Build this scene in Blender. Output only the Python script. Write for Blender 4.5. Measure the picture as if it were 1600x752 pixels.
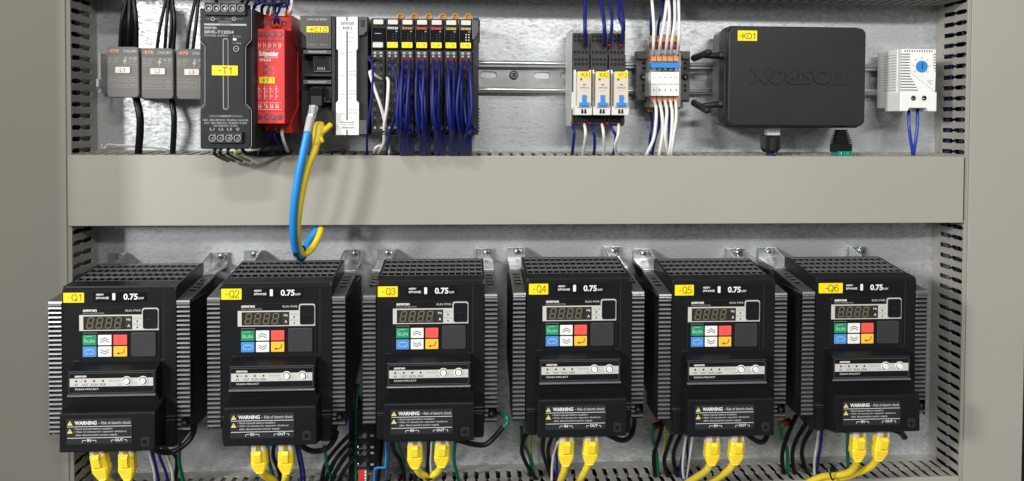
import bpy, bmesh, math, random
from mathutils import Vector, Matrix
random.seed(7)
S = 0.001                      # the scene is modelled in millimetres: x right, z up, h out of the back panel
for o in list(bpy.data.objects): bpy.data.objects.remove(o)
sc = bpy.context.scene
COL = sc.collection

# ---------------------------------------------------------------- camera
F, CY = 1149.7997, 210.3467
RX, RY, RZ = 0.0228908, -0.0625773, 0.00533
CX, CH, CZ = 324.9877, 691.3824, -27.922
def _rot(rx, ry, rz):
    c, s = math.cos, math.sin
    X = Matrix(((1,0,0),(0,c(rx),-s(rx)),(0,s(rx),c(rx))))
    Y = Matrix(((c(ry),0,s(ry)),(0,1,0),(-s(ry),0,c(ry))))
    Z = Matrix(((c(rz),-s(rz),0),(s(rz),c(rz),0),(0,0,1)))
    return Z @ X @ Y
RR = _rot(RX, RY, RZ)
cam = bpy.data.cameras.new('camera'); co = bpy.data.objects.new('camera', cam); COL.objects.link(co)
def _ax(r): return Vector((r[0], r[2], -r[1]))
rt, dn, fw = _ax(RR[0]), _ax(RR[1]), _ax(RR[2])
M = Matrix((( rt.x, -dn.x, -fw.x, CX*S), (rt.y, -dn.y, -fw.y, -CH*S), (rt.z, -dn.z, -fw.z, CZ*S), (0,0,0,1)))
co.matrix_world = M
cam.sensor_width = 36; cam.lens = F/1600*36; cam.shift_y = -(376-CY)/1600
cam.clip_start = 0.01; cam.clip_end = 100
sc.camera = co
sc.render.resolution_x = 1024; sc.render.resolution_y = 481
def at(u, v, h):               # point of the plane h mm in front of the back panel -> (x, z) in mm
    d = RR.transposed() @ Vector(((u-800)/F, (v-CY)/F, 1.0))
    t = (CH-h)/d.z
    return CX+t*d.x, CZ-t*d.y

# ---------------------------------------------------------------- world and lamps
w = bpy.data.worlds.new('World'); sc.world = w; w.use_nodes = True
w.node_tree.nodes['Background'].inputs[0].default_value = (0.93, 0.97, 1.0, 1)
w.node_tree.nodes['Background'].inputs[1].default_value = 0.095
def area(name, pos, aim, sx, sy, power, col):
    l = bpy.data.lights.new(name, 'AREA'); l.shape = 'RECTANGLE'; l.size = sx; l.size_y = sy
    l.energy = power; l.color = col
    o = bpy.data.objects.new(name, l); COL.objects.link(o); o.location = pos
    o.rotation_euler = (Vector(aim)-Vector(pos)).to_track_quat('-Z', 'Y').to_euler()
    return o
area('ceiling_lamp', (0.05, -1.75, 1.45), (0.40, 0, -0.12), 0.40, 0.07, 19, (1.0, 0.97, 0.92))
area('side_lamp', (-1.85, -1.9, 0.75), (0.42, 0, -0.12), 0.24, 0.24, 62, (1.0, 0.98, 0.95))
area('room_lamp', (0.95, -2.3, 0.95), (0.45, 0, -0.15), 0.9, 0.14, 26, (1.0, 0.98, 0.95))
area('fin_fill', (-1.25, -2.25, 0.42), (0.3, 0, -0.2), 0.28, 0.40, 24, (1.0, 0.98, 0.96))  # added fill that puts highlights on the left drives' fins
sc.view_settings.view_transform = 'Standard'; sc.view_settings.look = 'None'
sc.view_settings.gamma = 1; sc.view_settings.exposure = 0
sc.cycles.max_bounces = 6

# ---------------------------------------------------------------- materials
def mat(name, col, rough=.5, metal=0, var=.06, scale=60, bump=.05, spec=.5, coat=0, trans=0, bscale=None, rvar=.08, ior=1.45):
    m = bpy.data.materials.new(name); m.use_nodes = True
    n = m.node_tree.nodes; L = m.node_tree.links; p = n['Principled BSDF']
    tc = n.new('ShaderNodeTexCoord')
    nz = n.new('ShaderNodeTexNoise'); nz.inputs['Scale'].default_value = scale; nz.inputs['Detail'].default_value = 5
    L.new(tc.outputs['Object'], nz.inputs['Vector'])
    cr = n.new('ShaderNodeMixRGB'); cr.blend_type = 'MIX'
    cr.inputs[1].default_value = tuple(c*(1-var) for c in col)+(1,)
    cr.inputs[2].default_value = tuple(min(1, c*(1+var)) for c in col)+(1,)
    L.new(nz.outputs['Fac'], cr.inputs[0]); L.new(cr.outputs[0], p.inputs['Base Color'])
    mr = n.new('ShaderNodeMapRange'); mr.inputs['To Min'].default_value = max(0, rough-rvar); mr.inputs['To Max'].default_value = min(1, rough+rvar)
    L.new(nz.outputs['Fac'], mr.inputs['Value']); L.new(mr.outputs[0], p.inputs['Roughness'])
    p.inputs['Metallic'].default_value = metal
    p.inputs['Specular IOR Level'].default_value = spec
    p.inputs['IOR'].default_value = ior
    if coat: p.inputs['Coat Weight'].default_value = coat
    if trans: p.inputs['Transmission Weight'].default_value = trans
    if bump:
        n2 = n.new('ShaderNodeTexNoise'); n2.inputs['Scale'].default_value = bscale or 2500; n2.inputs['Detail'].default_value = 2
        L.new(tc.outputs['Object'], n2.inputs['Vector'])
        b = n.new('ShaderNodeBump'); b.inputs['Strength'].default_value = bump; b.inputs['Distance'].default_value = .0003
        L.new(n2.outputs['Fac'], b.inputs['Height']); L.new(b.outputs[0], p.inputs['Normal'])
    return m
M_ = {}
def galvanised():
    m = bpy.data.materials.new('galvanised_steel'); m.use_nodes = True
    n = m.node_tree.nodes; L = m.node_tree.links; p = n['Principled BSDF']
    tc = n.new('ShaderNodeTexCoord'); mp = n.new('ShaderNodeMapping'); mp.inputs['Scale'].default_value = (.8, 1, 1.8)
    L.new(tc.outputs['Object'], mp.inputs['Vector'])
    a = n.new('ShaderNodeTexNoise'); a.inputs['Scale'].default_value = 300; a.inputs['Detail'].default_value = 4; a.inputs['Distortion'].default_value = .3
    b = n.new('ShaderNodeTexNoise'); b.inputs['Scale'].default_value = 11; b.inputs['Detail'].default_value = 3
    v = n.new('ShaderNodeTexVoronoi'); v.inputs['Scale'].default_value = 210; v.inputs['Randomness'].default_value = 1
    for q in (a, b, v): L.new(mp.outputs[0], q.inputs['Vector'])
    sum1 = n.new('ShaderNodeMixRGB'); sum1.inputs[0].default_value = .24
    L.new(a.outputs['Fac'], sum1.inputs[1]); L.new(v.outputs['Color'], sum1.inputs[2])
    sum2 = n.new('ShaderNodeMixRGB'); sum2.inputs[0].default_value = .05
    L.new(sum1.outputs[0], sum2.inputs[1]); L.new(b.outputs['Fac'], sum2.inputs[2])
    bw = n.new('ShaderNodeRGBToBW'); L.new(sum2.outputs[0], bw.inputs[0])
    cr = n.new('ShaderNodeValToRGB'); e = cr.color_ramp.elements
    e[0].position = .34; e[0].color = (.43, .455, .47, 1); e[1].position = .65; e[1].color = (.75, .785, .80, 1)
    L.new(bw.outputs[0], cr.inputs[0]); L.new(cr.outputs[0], p.inputs['Base Color'])
    rr_ = n.new('ShaderNodeMapRange'); rr_.inputs['From Min'].default_value = .35; rr_.inputs['From Max'].default_value = .65
    rr_.inputs['To Min'].default_value = .52; rr_.inputs['To Max'].default_value = .28
    L.new(bw.outputs[0], rr_.inputs['Value']); L.new(rr_.outputs[0], p.inputs['Roughness'])
    p.inputs['Metallic'].default_value = .68
    bm_ = n.new('ShaderNodeBump'); bm_.inputs['Strength'].default_value = .35; bm_.inputs['Distance'].default_value = .0003
    L.new(bw.outputs[0], bm_.inputs['Height']); L.new(bm_.outputs[0], p.inputs['Normal'])
    return m
G = galvanised()
PVC = mat('grey_duct_plastic', (.335, .324, .284), .44, var=.06, scale=7, bump=.06, rvar=.05)
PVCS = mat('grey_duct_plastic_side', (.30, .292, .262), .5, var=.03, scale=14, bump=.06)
BLK = mat('black_drive_plastic', (.0075, .008, .0092), .36, var=.2, scale=40, bump=.25, bscale=3500, spec=.33)
LIP = mat('lip_highlight', (.10, .10, .105), .28, var=.1, bump=0, spec=.8)  # grey colour paints the bright highlight along the black lip
PADM = mat('grey_black_pad', (.030, .031, .034), .5, var=.1, bump=.2)
T1M = mat('blue_black_plastic', (.0125, .0145, .018), .36, var=.2, scale=30, bump=.15, spec=.35)
SOCK = mat('socket_grey', (.028, .027, .026), .45, var=.1, bump=.1)
RTR = mat('soft_black_box', (.019, .019, .020), .42, var=.06, scale=20, bump=.12, spec=.4)
GRL = mat('lit_black_grille', (.15, .15, .15), .16, var=.2, scale=40, bump=.0, spec=1.0, coat=1, rvar=.04)  # black plastic lifted to grey: light on the bars is in the colour
BLKM = mat('black_matt_plastic', (.009, .009, .010), .55, var=.2, scale=40, bump=.2, bscale=3500)
BLKG = mat('black_gloss_plastic', (.008, .008, .010), .16, var=.2, scale=40, bump=0)
DGR = mat('dark_grey_plastic', (.020, .021, .024), .42, var=.15, scale=60, bump=.15)
MGR = mat('mid_grey_plastic', (.085, .085, .085), .42, var=.08, scale=60, bump=.12)
WGR = mat('warm_grey_plastic', (.115, .108, .100), .42, var=.08, scale=50, bump=.1)
LGR = mat('light_grey_plastic', (.42, .42, .41), .45, var=.05, bump=.08)
FIN = mat('anodised_fin', (.17, .17, .18), .34, metal=.65, var=.15, scale=80, bump=.1, coat=.2)
BRK = mat('bracket_metal', (.20, .20, .20), .33, metal=.7, var=.12, scale=70, bump=.1)
ZNC = mat('zinc_bracket', (.55, .56, .56), .30, metal=.9, var=.15, scale=90, bump=.2, bscale=900)
STL = mat('bright_steel', (.68, .68, .67), .22, metal=1, var=.1, scale=120, bump=.05)
RAIL = mat('rail_steel', (.55, .56, .55), .30, metal=.85, var=.1, scale=60, bump=.08)
SIL = mat('silver_print', (.60, .59, .57), .42, metal=.15, var=.03, bump=0)
WHT = mat('white_plastic', (.78, .78, .76), .4, var=.03, bump=.05)
WPR = mat('white_print', (.78, .78, .78), .5, var=.02, bump=0)
GPR = mat('grey_print', (.33, .34, .35), .5, var=.02, bump=0)
BPR = mat('black_print', (.02, .02, .02), .5, var=.02, bump=0)
BEI = mat('beige_plastic', (.60, .55, .46), .45, var=.04, bump=.08)
CRM = mat('cream_plastic', (.62, .60, .53), .42, var=.04, bump=.08)
YEL = mat('yellow_sticker', (.93, .70, .012), .42, var=.03, bump=0)
YPR = mat('yellow_print', (.75, .62, .20), .5, var=.02, bump=0)
RED = mat('red_plastic', (.64, .045, .045), .40, var=.06, bump=.08)
RDB = mat('red_key', (.78, .10, .085), .35, var=.04, bump=0)
DRD = mat('dark_red_plastic', (.20, .008, .012), .4, var=.1, bump=.05)
GRB = mat('green_key', (.02, .26, .12), .35, var=.04, bump=0)
BLB = mat('blue_key', (.08, .25, .62), .35, var=.04, bump=0)
YLB = mat('yellow_key', (.85, .50, .05), .35, var=.04, bump=0)
BLP = mat('blue_plastic', (.03, .23, .62), .35, var=.05, bump=.05)
ORG = mat('orange_plastic', (.85, .22, .03), .42, var=.06, bump=.05)
OTR = mat('dull_orange_plastic', (.62, .26, .11), .45, var=.06, bump=.05)
AMB = mat('amber_plastic', (.42, .20, .035), .3, var=.2, bump=.05)
GTR = mat('green_plastic', (.0, .25, .17), .4, var=.06, bump=.05)
LCD = mat('display_glass', (.030, .027, .018), .10, var=.05, bump=0)
DIG = mat('unlit_digits', (.135, .13, .10), .3, var=.05, bump=0)
CLR = mat('clear_plastic', (.85, .84, .78), .15, var=.03, bump=0, trans=.3)
GLD = mat('gold_contacts', (.75, .48, .12), .3, metal=.7, var=.1, bump=0)
W_NAVY = mat('navy_insulation', (.008, .015, .145), .42, var=.15, scale=200, bump=.03, spec=.3)
W_WHT = mat('white_insulation', (.74, .72, .68), .35, var=.05, scale=200, bump=.03)
W_BLK = mat('black_insulation', (.006, .006, .007), .36, var=.2, scale=200, bump=.03, spec=.3)
W_GRN = mat('green_insulation', (.0, .135, .070), .33, var=.1, scale=200, bump=.03)
W_GY = mat('green_yellow_insulation', (.33, .40, .03), .35, var=.1, scale=200, bump=.03)
W_YEL = mat('yellow_cable_jacket', (.84, .64, .035), .38, var=.06, scale=90, bump=.05)
W_BLU = mat('blue_cable_jacket', (.02, .25, .66), .38, var=.05, scale=90, bump=.05)
W_RED = mat('red_insulation', (.45, .02, .02), .38, var=.1, scale=200, bump=.03)
PNT = mat('painted_cabinet_steel', (.42, .41, .37), .5, var=.03, scale=14, bump=.1)
SHD = mat('recess_shade', (.004, .004, .004), .8, var=.1, bump=0)  # near-black colour stands in for shade inside holes and gaps

# ---------------------------------------------------------------- mesh builder
def rr(x0, x1, z0, z1, r, n=4):
    if x0 > x1: x0, x1 = x1, x0
    if z0 > z1: z0, z1 = z1, z0
    r = min(r, (x1-x0)/2-.001, (z1-z0)/2-.001); P = []
    for cx, cz, a0 in ((x1-r, z1-r, 0), (x0+r, z1-r, 90), (x0+r, z0+r, 180), (x1-r, z0+r, 270)):
        for k in range(n+1):
            a = math.radians(a0+90*k/n); P.append((cx+r*math.cos(a), cz+r*math.sin(a)))
    return P
def circ(cx, cz, r, n=20): return [(cx+r*math.cos(2*math.pi*k/n), cz+r*math.sin(2*math.pi*k/n)) for k in range(n)]
_txt = {}
def text_mesh(s, bold):
    k = (s, bold)
    if k not in _txt:
        c = bpy.data.curves.new('t', 'FONT'); c.body = s; c.size = 1; c.resolution_u = 3; c.offset = bold
        o = bpy.data.objects.new('t', c); COL.objects.link(o)
        dg = bpy.context.evaluated_depsgraph_get()
        me = bpy.data.meshes.new_from_object(o.evaluated_get(dg))
        V = [(v.co.x, v.co.y) for v in me.vertices]; Fc = [tuple(p.vertices) for p in me.polygons]
        bpy.data.objects.remove(o); bpy.data.curves.remove(c); bpy.data.meshes.remove(me)
        _txt[k] = (V, Fc)
    return _txt[k]
GL = {'-': [[(0,3),(2.4,3)]], '.': [[(.3,0),(.9,0)]], '0': [[(1,0),(3,0),(4,1.4),(4,4.6),(3,6),(1,6),(0,4.6),(0,1.4),(1,0)]], '1': [[(.6,4.7),(2,6),(2,0)]],
 '2': [[(0,4.8),(.7,5.8),(2,6.1),(3.4,5.7),(3.9,4.5),(3.4,3.3),(0,0),(4,0)]], '3': [[(0,5),(.8,5.9),(2,6.1),(3.3,5.7),(3.7,4.6),(3.1,3.5),(1.8,3.2),(3.2,2.9),(4,1.7),(3.3,.4),(2,-.1),(.7,.3),(0,1.2)]],
 '4': [[(3,0),(3,6),(0,1.9),(4.2,1.9)]], '5': [[(3.7,6),(.6,6),(.2,3.2),(2,3.7),(3.5,3.1),(4,1.8),(3.3,.4),(2,-.1),(.7,.3),(0,1.2)]],
 '6': [[(3.6,5.2),(2.4,6.1),(1,5.6),(.1,3.6),(.1,1.8),(.9,.3),(2.1,-.1),(3.4,.4),(4,1.8),(3.4,3.2),(2.1,3.7),(.8,3.2),(.2,2.2)]], 'Q': [[(1.3,0),(3,0),(4.2,1.5),(4.2,4.5),(3,6),(1.3,6),(0,4.5),(0,1.5),(1.3,0)],[(2.7,1.6),(4.4,-.4)]],
 'T': [[(0,6),(4.2,6)],[(2.1,6),(2.1,0)]], 'K': [[(0,0),(0,6)],[(3.8,6),(.1,2.2)],[(1.2,3.3),(4,0)]], 'F': [[(3.6,6),(0,6),(0,0)],[(0,3.2),(3.1,3.2)]], 'C': [[(4,4.6),(3,6),(1.3,6),(0,4.5),(0,1.5),(1.3,0),(3,0),(4,1.4)]],
 'A': [[(0,0),(2.1,6),(4.2,0)],[(.8,2),(3.4,2)]], 'D': [[(0,0),(0,6),(2.2,6),(3.8,4.6),(3.8,1.4),(2.2,0),(0,0)]], 'L': [[(0,6),(0,0),(3,0)]]}
class MB:
    def __init__(s): s.v = []; s.f = []; s.m = []; s.mats = []; s.sm = []
    def mi(s, m):
        if m not in s.mats: s.mats.append(m)
        return s.mats.index(m)
    def add(s, V, Fc, m, smooth=False):
        b = len(s.v); s.v += V; i = s.mi(m)
        for f in Fc: s.f.append(tuple(b+k for k in f)); s.m.append(i); s.sm.append(smooth)
        return s
    def prism(s, poly, a, b, m, fn, b_poly=None, smooth=False):
        n = len(poly); q = b_poly or poly
        V = [fn(x, y, a) for x, y in poly]+[fn(x, y, b) for x, y in q]
        Fc = [tuple(range(n-1, -1, -1)), tuple(range(n, 2*n))]+[(k, (k+1) % n, n+(k+1) % n, n+k) for k in range(n)]
        return s.add(V, Fc, m, smooth)
    def ph(s, poly, h0, h1, m, b_poly=None): return s.prism(poly, h0, h1, m, lambda x, z, h: (x, z, h), b_poly)      # (x,z) outline along h
    def px(s, poly, x0, x1, m): return s.prism(poly, x0, x1, m, lambda h, z, x: (x, z, h))          # (h,z) outline along x
    def pz(s, poly, z0, z1, m): return s.prism(poly, z0, z1, m, lambda x, h, z: (x, z, h))          # (x,h) outline along z
    def box(s, x0, x1, z0, z1, h0, h1, m): return s.ph([(x0, z0), (x1, z0), (x1, z1), (x0, z1)], h0, h1, m)
    def rbox(s, x0, x1, z0, z1, h0, h1, m, r=1): return s.ph(rr(x0, x1, z0, z1, r), h0, h1, m)
    def ring(s, outer, inner, h0, h1, m):
        n = len(outer)
        V = [(x, z, h1) for x, z in outer]+[(x, z, h1) for x, z in inner]+[(x, z, h0) for x, z in outer]+[(x, z, h0) for x, z in inner]
        Fc = []
        for k in range(n):
            j = (k+1) % n
            Fc += [(k, j, n+j, n+k), (2*n+k, 3*n+k, 3*n+j, 2*n+j), (k, 2*n+k, 2*n+j, j), (n+k, n+j, 3*n+j, 3*n+k)]
        return s.add(V, Fc, m)
    def frame(s, x0, x1, z0, z1, r, t, h0, h1, m):
        return s.ring(rr(x0, x1, z0, z1, r), rr(x0+t, x1-t, min(z0, z1)+t, max(z0, z1)-t, max(.05, r-t)), h0, h1, m)
    def cyl(s, cx, cz, r, h0, h1, m, n=20, r2=None): return s.ph(circ(cx, cz, r, n), h0, h1, m, circ(cx, cz, r2, n) if r2 is not None else None)
    def tube(s, pts, r, m, seg=8, sub=5, caps=True):
        P = [Vector(p) for p in pts]; Q = []
        rs = r if isinstance(r, (list, tuple)) else [r]*len(P); RQ = []
        if len(P) > 2 and sub > 1:
            E_ = [2*P[0]-P[1]]+P+[2*P[-1]-P[-2]]
            for i in range(len(P)-1):
                a, b, c, d = E_[i:i+4]
                for k in range(sub):
                    t = k/sub
                    Q.append(.5*((2*b)+(c-a)*t+(2*a-5*b+4*c-d)*t*t+(3*b-a-3*c+d)*t**3)); RQ.append(rs[i]*(1-t)+rs[i+1]*t)
            Q.append(P[-1]); RQ.append(rs[-1])
        else: Q = P; RQ = list(rs)
        V = []; Fc = []; up = None
        for i, q in enumerate(Q):
            t = (Q[min(i+1, len(Q)-1)]-Q[max(i-1, 0)])
            if t.length < 1e-6: t = Vector((0, 1, 0))
            t.normalize()
            if up is None: up = t.orthogonal().normalized()
            up = (up-t*up.dot(t)).normalized(); sd = t.cross(up)
            for k in range(seg):
                a = 2*math.pi*k/seg; V.append(tuple(q+RQ[i]*(math.cos(a)*up+math.sin(a)*sd)))
        for i in range(len(Q)-1):
            for k in range(seg):
                j = (k+1) % seg; Fc.append((i*seg+k, i*seg+j, (i+1)*seg+j, (i+1)*seg+k))
        s.add(V, Fc, m, True)
        if caps:
            b = len(s.v)-len(V); i = s.mi(m)
            s.f += [tuple(b+k for k in range(seg-1, -1, -1)), tuple(b+len(V)-seg+k for k in range(seg))]; s.m += [i, i]; s.sm += [False, False]
        return s
    def ball(s, c, r, m, n=12, k=8, sq=(1, 1, 1)):
        V = []; Fc = []
        for i in range(k+1):
            t = math.pi*i/k
            for j in range(n):
                a = 2*math.pi*j/n; V.append((c[0]+sq[0]*r*math.sin(t)*math.cos(a), c[1]+sq[1]*r*math.sin(t)*math.sin(a), c[2]+sq[2]*r*math.cos(t)))
        for i in range(k):
            for j in range(n): Fc.append((i*n+j, i*n+(j+1) % n, (i+1)*n+(j+1) % n, (i+1)*n+j))
        return s.add(V, Fc, m, True)
    def text(s, t, x0, x1, z0, z1, h, m, bold=.0, flip=False):      # t fitted to the box x0..x1, z0..z1, printed on the plane h
        V, Fc = text_mesh(t, bold)
        ax = min(v[0] for v in V); bx = max(v[0] for v in V); az = min(v[1] for v in V); bz = max(v[1] for v in V)
        if flip: W = [(x1-(x-ax)/(bx-ax)*(x1-x0), z1-(z-az)/(bz-az)*(z1-z0), h) for x, z in V]
        else: W = [(x0+(x-ax)/(bx-ax)*(x1-x0), z0+(z-az)/(bz-az)*(z1-z0), h) for x, z in V]
        return s.add(W, Fc, m)
    def stroke(s, t, x0, x1, z0, z1, h, m, wt=.75):      # thin printed lettering made of strokes
        wd = {'-': 2.4, '.': 1.2, '1': 2.6, 'L': 3}; tot = sum(wd.get(c, 4.1)+1.3 for c in t)-1.3; kx = (x1-x0)/tot; kz = (z1-z0)/6; x = x0; W_ = wt*min(kx, kz)/2
        for c in t:
            for pl in GL[c]:
                for (ax, az), (bx, bz) in zip(pl, pl[1:]):
                    A = Vector((x+ax*kx, z0+az*kz)); B_ = Vector((x+bx*kx, z0+bz*kz)); d = B_-A
                    d.normalize(); n = Vector((-d.y, d.x))*W_; A = A-d*W_*.7; B_ = B_+d*W_*.7; h += .0004
                    s.add([(A.x+n.x, A.y+n.y, h), (A.x-n.x, A.y-n.y, h), (B_.x-n.x, B_.y-n.y, h), (B_.x+n.x, B_.y+n.y, h)], [(0, 1, 2, 3)], m)
            x += (wd.get(c, 4.1)+1.3)*kx
        return s
    def strip(s, fn, s0, s1, t0, t1, tm, holes, a0, a1, m):
        # plate s0..s1 x t0..t1 pierced by a row of holes; hole = (centre, upper chain, lower chain) left to right, chains start and end on tm
        holes = sorted(holes, key=lambda q: q[0]); cuts = [s0]+[(holes[i][0]+holes[i+1][0])/2 for i in range(len(holes)-1)]+[s1]
        def slab(poly, walls):
            n = len(poly); V = [fn(x, y, a0) for x, y in poly]+[fn(x, y, a1) for x, y in poly]
            Fc = [tuple(range(n-1, -1, -1)), tuple(range(n, 2*n))]+[(k, (k+1) % n, n+(k+1) % n, n+k) for k in walls]
            s.add(V, Fc, m)
        for i, (c, up, lo) in enumerate(holes):
            a, b = cuts[i], cuts[i+1]; U = [(c+x, y) for x, y in up]; Lw = [(c+x, y) for x, y in lo]
            poly = [(a, tm)]+U+[(b, tm), (b, t1), (a, t1)]
            wl = list(range(1, len(U)))+[len(U)+2]
            if i == 0: wl.append(len(poly)-1)
            if i == len(holes)-1: wl.append(len(U)+1)
            slab(poly, wl)
            poly = [(a, t0), (b, t0), (b, tm)]+Lw[::-1]+[(a, tm)]
            wl = [0]+list(range(3, 2+len(Lw)))
            if i == 0: wl.append(len(poly)-1)
            if i == len(holes)-1: wl.append(1)
            slab(poly, wl)
        return s
    def build(s, name, parent=None, base=(0, 0, 0), bev=0, seg=2, recalc=True):
        me = bpy.data.meshes.new(name)
        me.from_pydata([((x-base[0])*S, -(h-base[2])*S, (z-base[1])*S) for x, z, h in s.v], [], s.f)
        for m in s.mats: me.materials.append(m)
        me.polygons.foreach_set('material_index', s.m); me.polygons.foreach_set('use_smooth', s.sm)
        if recalc:
            bm = bmesh.new(); bm.from_mesh(me); bmesh.ops.recalc_face_normals(bm, faces=bm.faces); bm.to_mesh(me); bm.free()
        me.update()
        o = bpy.data.objects.new(name, me); COL.objects.link(o)
        if parent is not None: o.parent = parent
        else: o.location = (base[0]*S, -base[2]*S, base[1]*S)
        if bev:
            b = o.modifiers.new('bevel', 'BEVEL'); b.width = bev*S; b.segments = seg; b.limit_method = 'ANGLE'; b.angle_limit = math.radians(40); b.use_clamp_overlap = True
        return o
def tag(o, label, cat, group=None):
    o['label'] = label; o['category'] = cat
    if group: o['group'] = group
    return o
def thing(name, label, cat, base, group=None):      # base (x,z,h) in mm
    o = bpy.data.objects.new(name, None); COL.objects.link(o); o.empty_display_size = .01
    o.location = (base[0]*S, -base[2]*S, base[1]*S); tag(o, label, cat, group); o['_b'] = list(base)
    return o
def part(mb, name, parent, base=None, bev=0, seg=2):      # base None: the mesh is in the thing's own coordinates
    return mb.build(name, parent, base or (0, 0, 0), bev, seg)
def copy_tree(o, parent=None):
    c = o.copy(); COL.objects.link(c)
    if parent is not None: c.parent = parent
    for ch in list(o.children): copy_tree(ch, c)
    return c
def pb(mb, u0, v0, u1, v1, h0, h1, m, r=0):          # box whose front face covers these picture points at depth h1
    a, b = at(u0, v0, h1), at(u1, v1, h1)
    if r: mb.rbox(a[0], b[0], b[1], a[1], h0, h1, m, r)
    else: mb.box(a[0], b[0], b[1], a[1], h0, h1, m)
    return mb
def pt(mb, t, u0, v0, u1, v1, h, m, bold=0, flip=False):
    a, b = at(u0, v0, h), at(u1, v1, h); mb.text(t, a[0], b[0], b[1], a[1], h, m, bold, flip); return mb
def ps_(mb, t, u0, v0, u1, v1, h, m):
    a, b = at(u0, v0, h), at(u1, v1, h); mb.stroke(t, a[0], b[0], b[1], a[1], h, m); return mb
def ppoly(P, h): return [at(u, v, h) for u, v in P]
def pts3(P): return [(*at(u, v, h), h) for u, v, h in P]
wire_sets = {}
def wire(P, r, m, label, name='wire', cat='wire', group=None, seg=8, tip=None):
    Q = pts3(P); b = Q[0]; mb = MB(); mb.tube(Q, r, m, seg)
    if tip:                                           # coloured ferrule at the first end
        d = (Vector(Q[1])-Vector(Q[0])).normalized()
        mb.tube([Vector(Q[0])-d*1, Vector(Q[0])+d*tip[1]], tip[2], tip[0], seg, 1)
    o = mb.build(name, None, b); tag(o, label, cat, group); return o

# ================================================================ THE SETTING
mb = MB(); mb.box(-78.8, 838, -480, 190, -2, 0, G); o = mb.build('back_panel'); o['kind'] = 'structure'
mb = MB(); mb.box(-82, -79, -480, 230, -4, 166, PNT); mb.box(-82, -73, -480, 230, -7, -4.1, PNT)
o = mb.build('cabinet_side_wall'); o['kind'] = 'structure'
mb = MB(); mb.box(-135, 950, -480, 230, -40, -38, SHD); o = mb.build('cabinet_back_wall'); o['kind'] = 'structure'  # near-black colour paints the shaded gap beyond the ducts

# slotted wiring ducts ------------------------------------------------------
def slot_chains(hs, he, wv=2.05, pin=1.0):
    tm = (hs+he)/2
    up = [(-pin, tm), (-pin, tm+.6), (-wv, tm+2.6), (-wv, he-3), (-.35, he), (.35, he), (wv, he-3), (wv, tm+2.6), (pin, tm+.6), (pin, tm)]
    lo = [(-pin, tm), (-pin, tm-.6), (-wv, tm-2.0), (-wv, hs), (wv, hs), (wv, tm-2.0), (pin, tm-.6), (pin, tm)]
    return tm, up, lo
def duct(name, label, axis, a0, a1, b0, b1, H, start, inner, cov=(0, 0), ins=(0, 0), tilt=0, loom=None):
    # axis 'x': runs along x from a0 to a1, occupying z b0..b1.  axis 'z': the other way round
    base = ((a0+a1)/2, b0, 0) if axis == 'x' else (b0, a0, 0)
    t = thing(name, label, 'cable duct', base)
    if loom:  # dark wires, partly added so the slots read black inside
        rn = random.Random(int(a1+b1)); lm = MB()
        for k in range(22):
            bb = b0+7+(b1-b0-14)*rn.random(); hh = 8+30*rn.random(); m_ = rn.choice((W_BLK, W_BLK, W_NAVY)); Pn = []
            for q_ in range(9):
                a_ = a0+6+(a1-a0-12)*q_/8; bq = min(b1-5, max(b0+5, bb+rn.uniform(-6, 6))); hq = min(40, max(6, hh+rn.uniform(-6, 6)))
                Pn.append((a_, bq, hq) if axis == 'x' else (bq, a_, hq))
            lm.tube(Pn, rn.uniform(1.6, 2.8), m_, 7, 6)
        tag(lm.build('wire_loom', None, base), loom, 'wire loom')
    tm, up, lo = slot_chains(11, H-2.2)
    n0 = []; s = start
    while s < a1-6: n0.append(s); s += 9.97
    holes = [(c, up, lo) for c in n0 if c > a0+4]
    for side, (w0, w1) in (('lo', (b0, b0+1.6)), ('hi', (b1-1.6, b1))):
        tl = tilt if side == 'hi' else 0
        mb = MB(); fn = (lambda s_, t_, a, tl=tl: (s_, a+tl*(1-t_/H), t_)) if axis == 'x' else (lambda s_, t_, a: (a, s_, t_))
        mb.strip(fn, a0, a1, 1.6, H-1.2, tm, holes, w0, w1, PVCS)
        part(mb, 'slotted_wall', t, base, .25, 1)
    mb = MB()
    (mb.box(a0, a1, b0, b1, .05, 1.6, PVCS) if axis == 'x' else mb.box(b0, b1, a0, a1, .05, 1.6, PVCS))
    part(mb, 'duct_base', t, base)
    mb = MB()
    c0, c1 = a0+cov[0], a1+cov[1]
    B0, B1 = b0+ins[0], b1-ins[1]
    P = [(B0-.1, H-1.3), (B0-.1, H), (B1+.1, H), (B1+.1, H-1.3)]
    if ins[1] > 1: mb.box(B1-1, b1-.2, c0, c1, H-3.2, H-1.6, PVCS)
    if ins[0] > 1: mb.box(b0+.2, B0+1, c0, c1, H-3.2, H-1.6, PVCS)
    if axis == 'x': mb.px([(h, z) for z, h in P], c0, c1, PVC)
    else: mb.pz(P, c0, c1, PVC)
    part(mb, 'duct_cover', t, base, .5, 2)
    return t
duct('wiring_duct', 'vertical grey slotted duct down the left side, its cover in shade', 'z', -440, 170, -72, -9.2, 46.4, -437.2, 'hi', (0, 0), (0, 3.9), 0, 'dark wires packed inside the left vertical duct, darkening its slots')
duct('wiring_duct', 'vertical grey slotted duct down the right side of the panel, brightly lit', 'z', -440, 170, 781.6, 841.2, 46.4, -436.5, 'lo', (0, 0), (3.4, 0), 0, 'dark wires packed inside the right vertical duct, darkening its slots')
duct('wiring_duct', 'horizontal grey duct across the middle between the two rows of devices', 'x', -8.5, 780.8, -121.7, -61.6, 48.2, -3, 'hi', (-2.6, -2.2), (0, -.2), 2.2)
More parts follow.
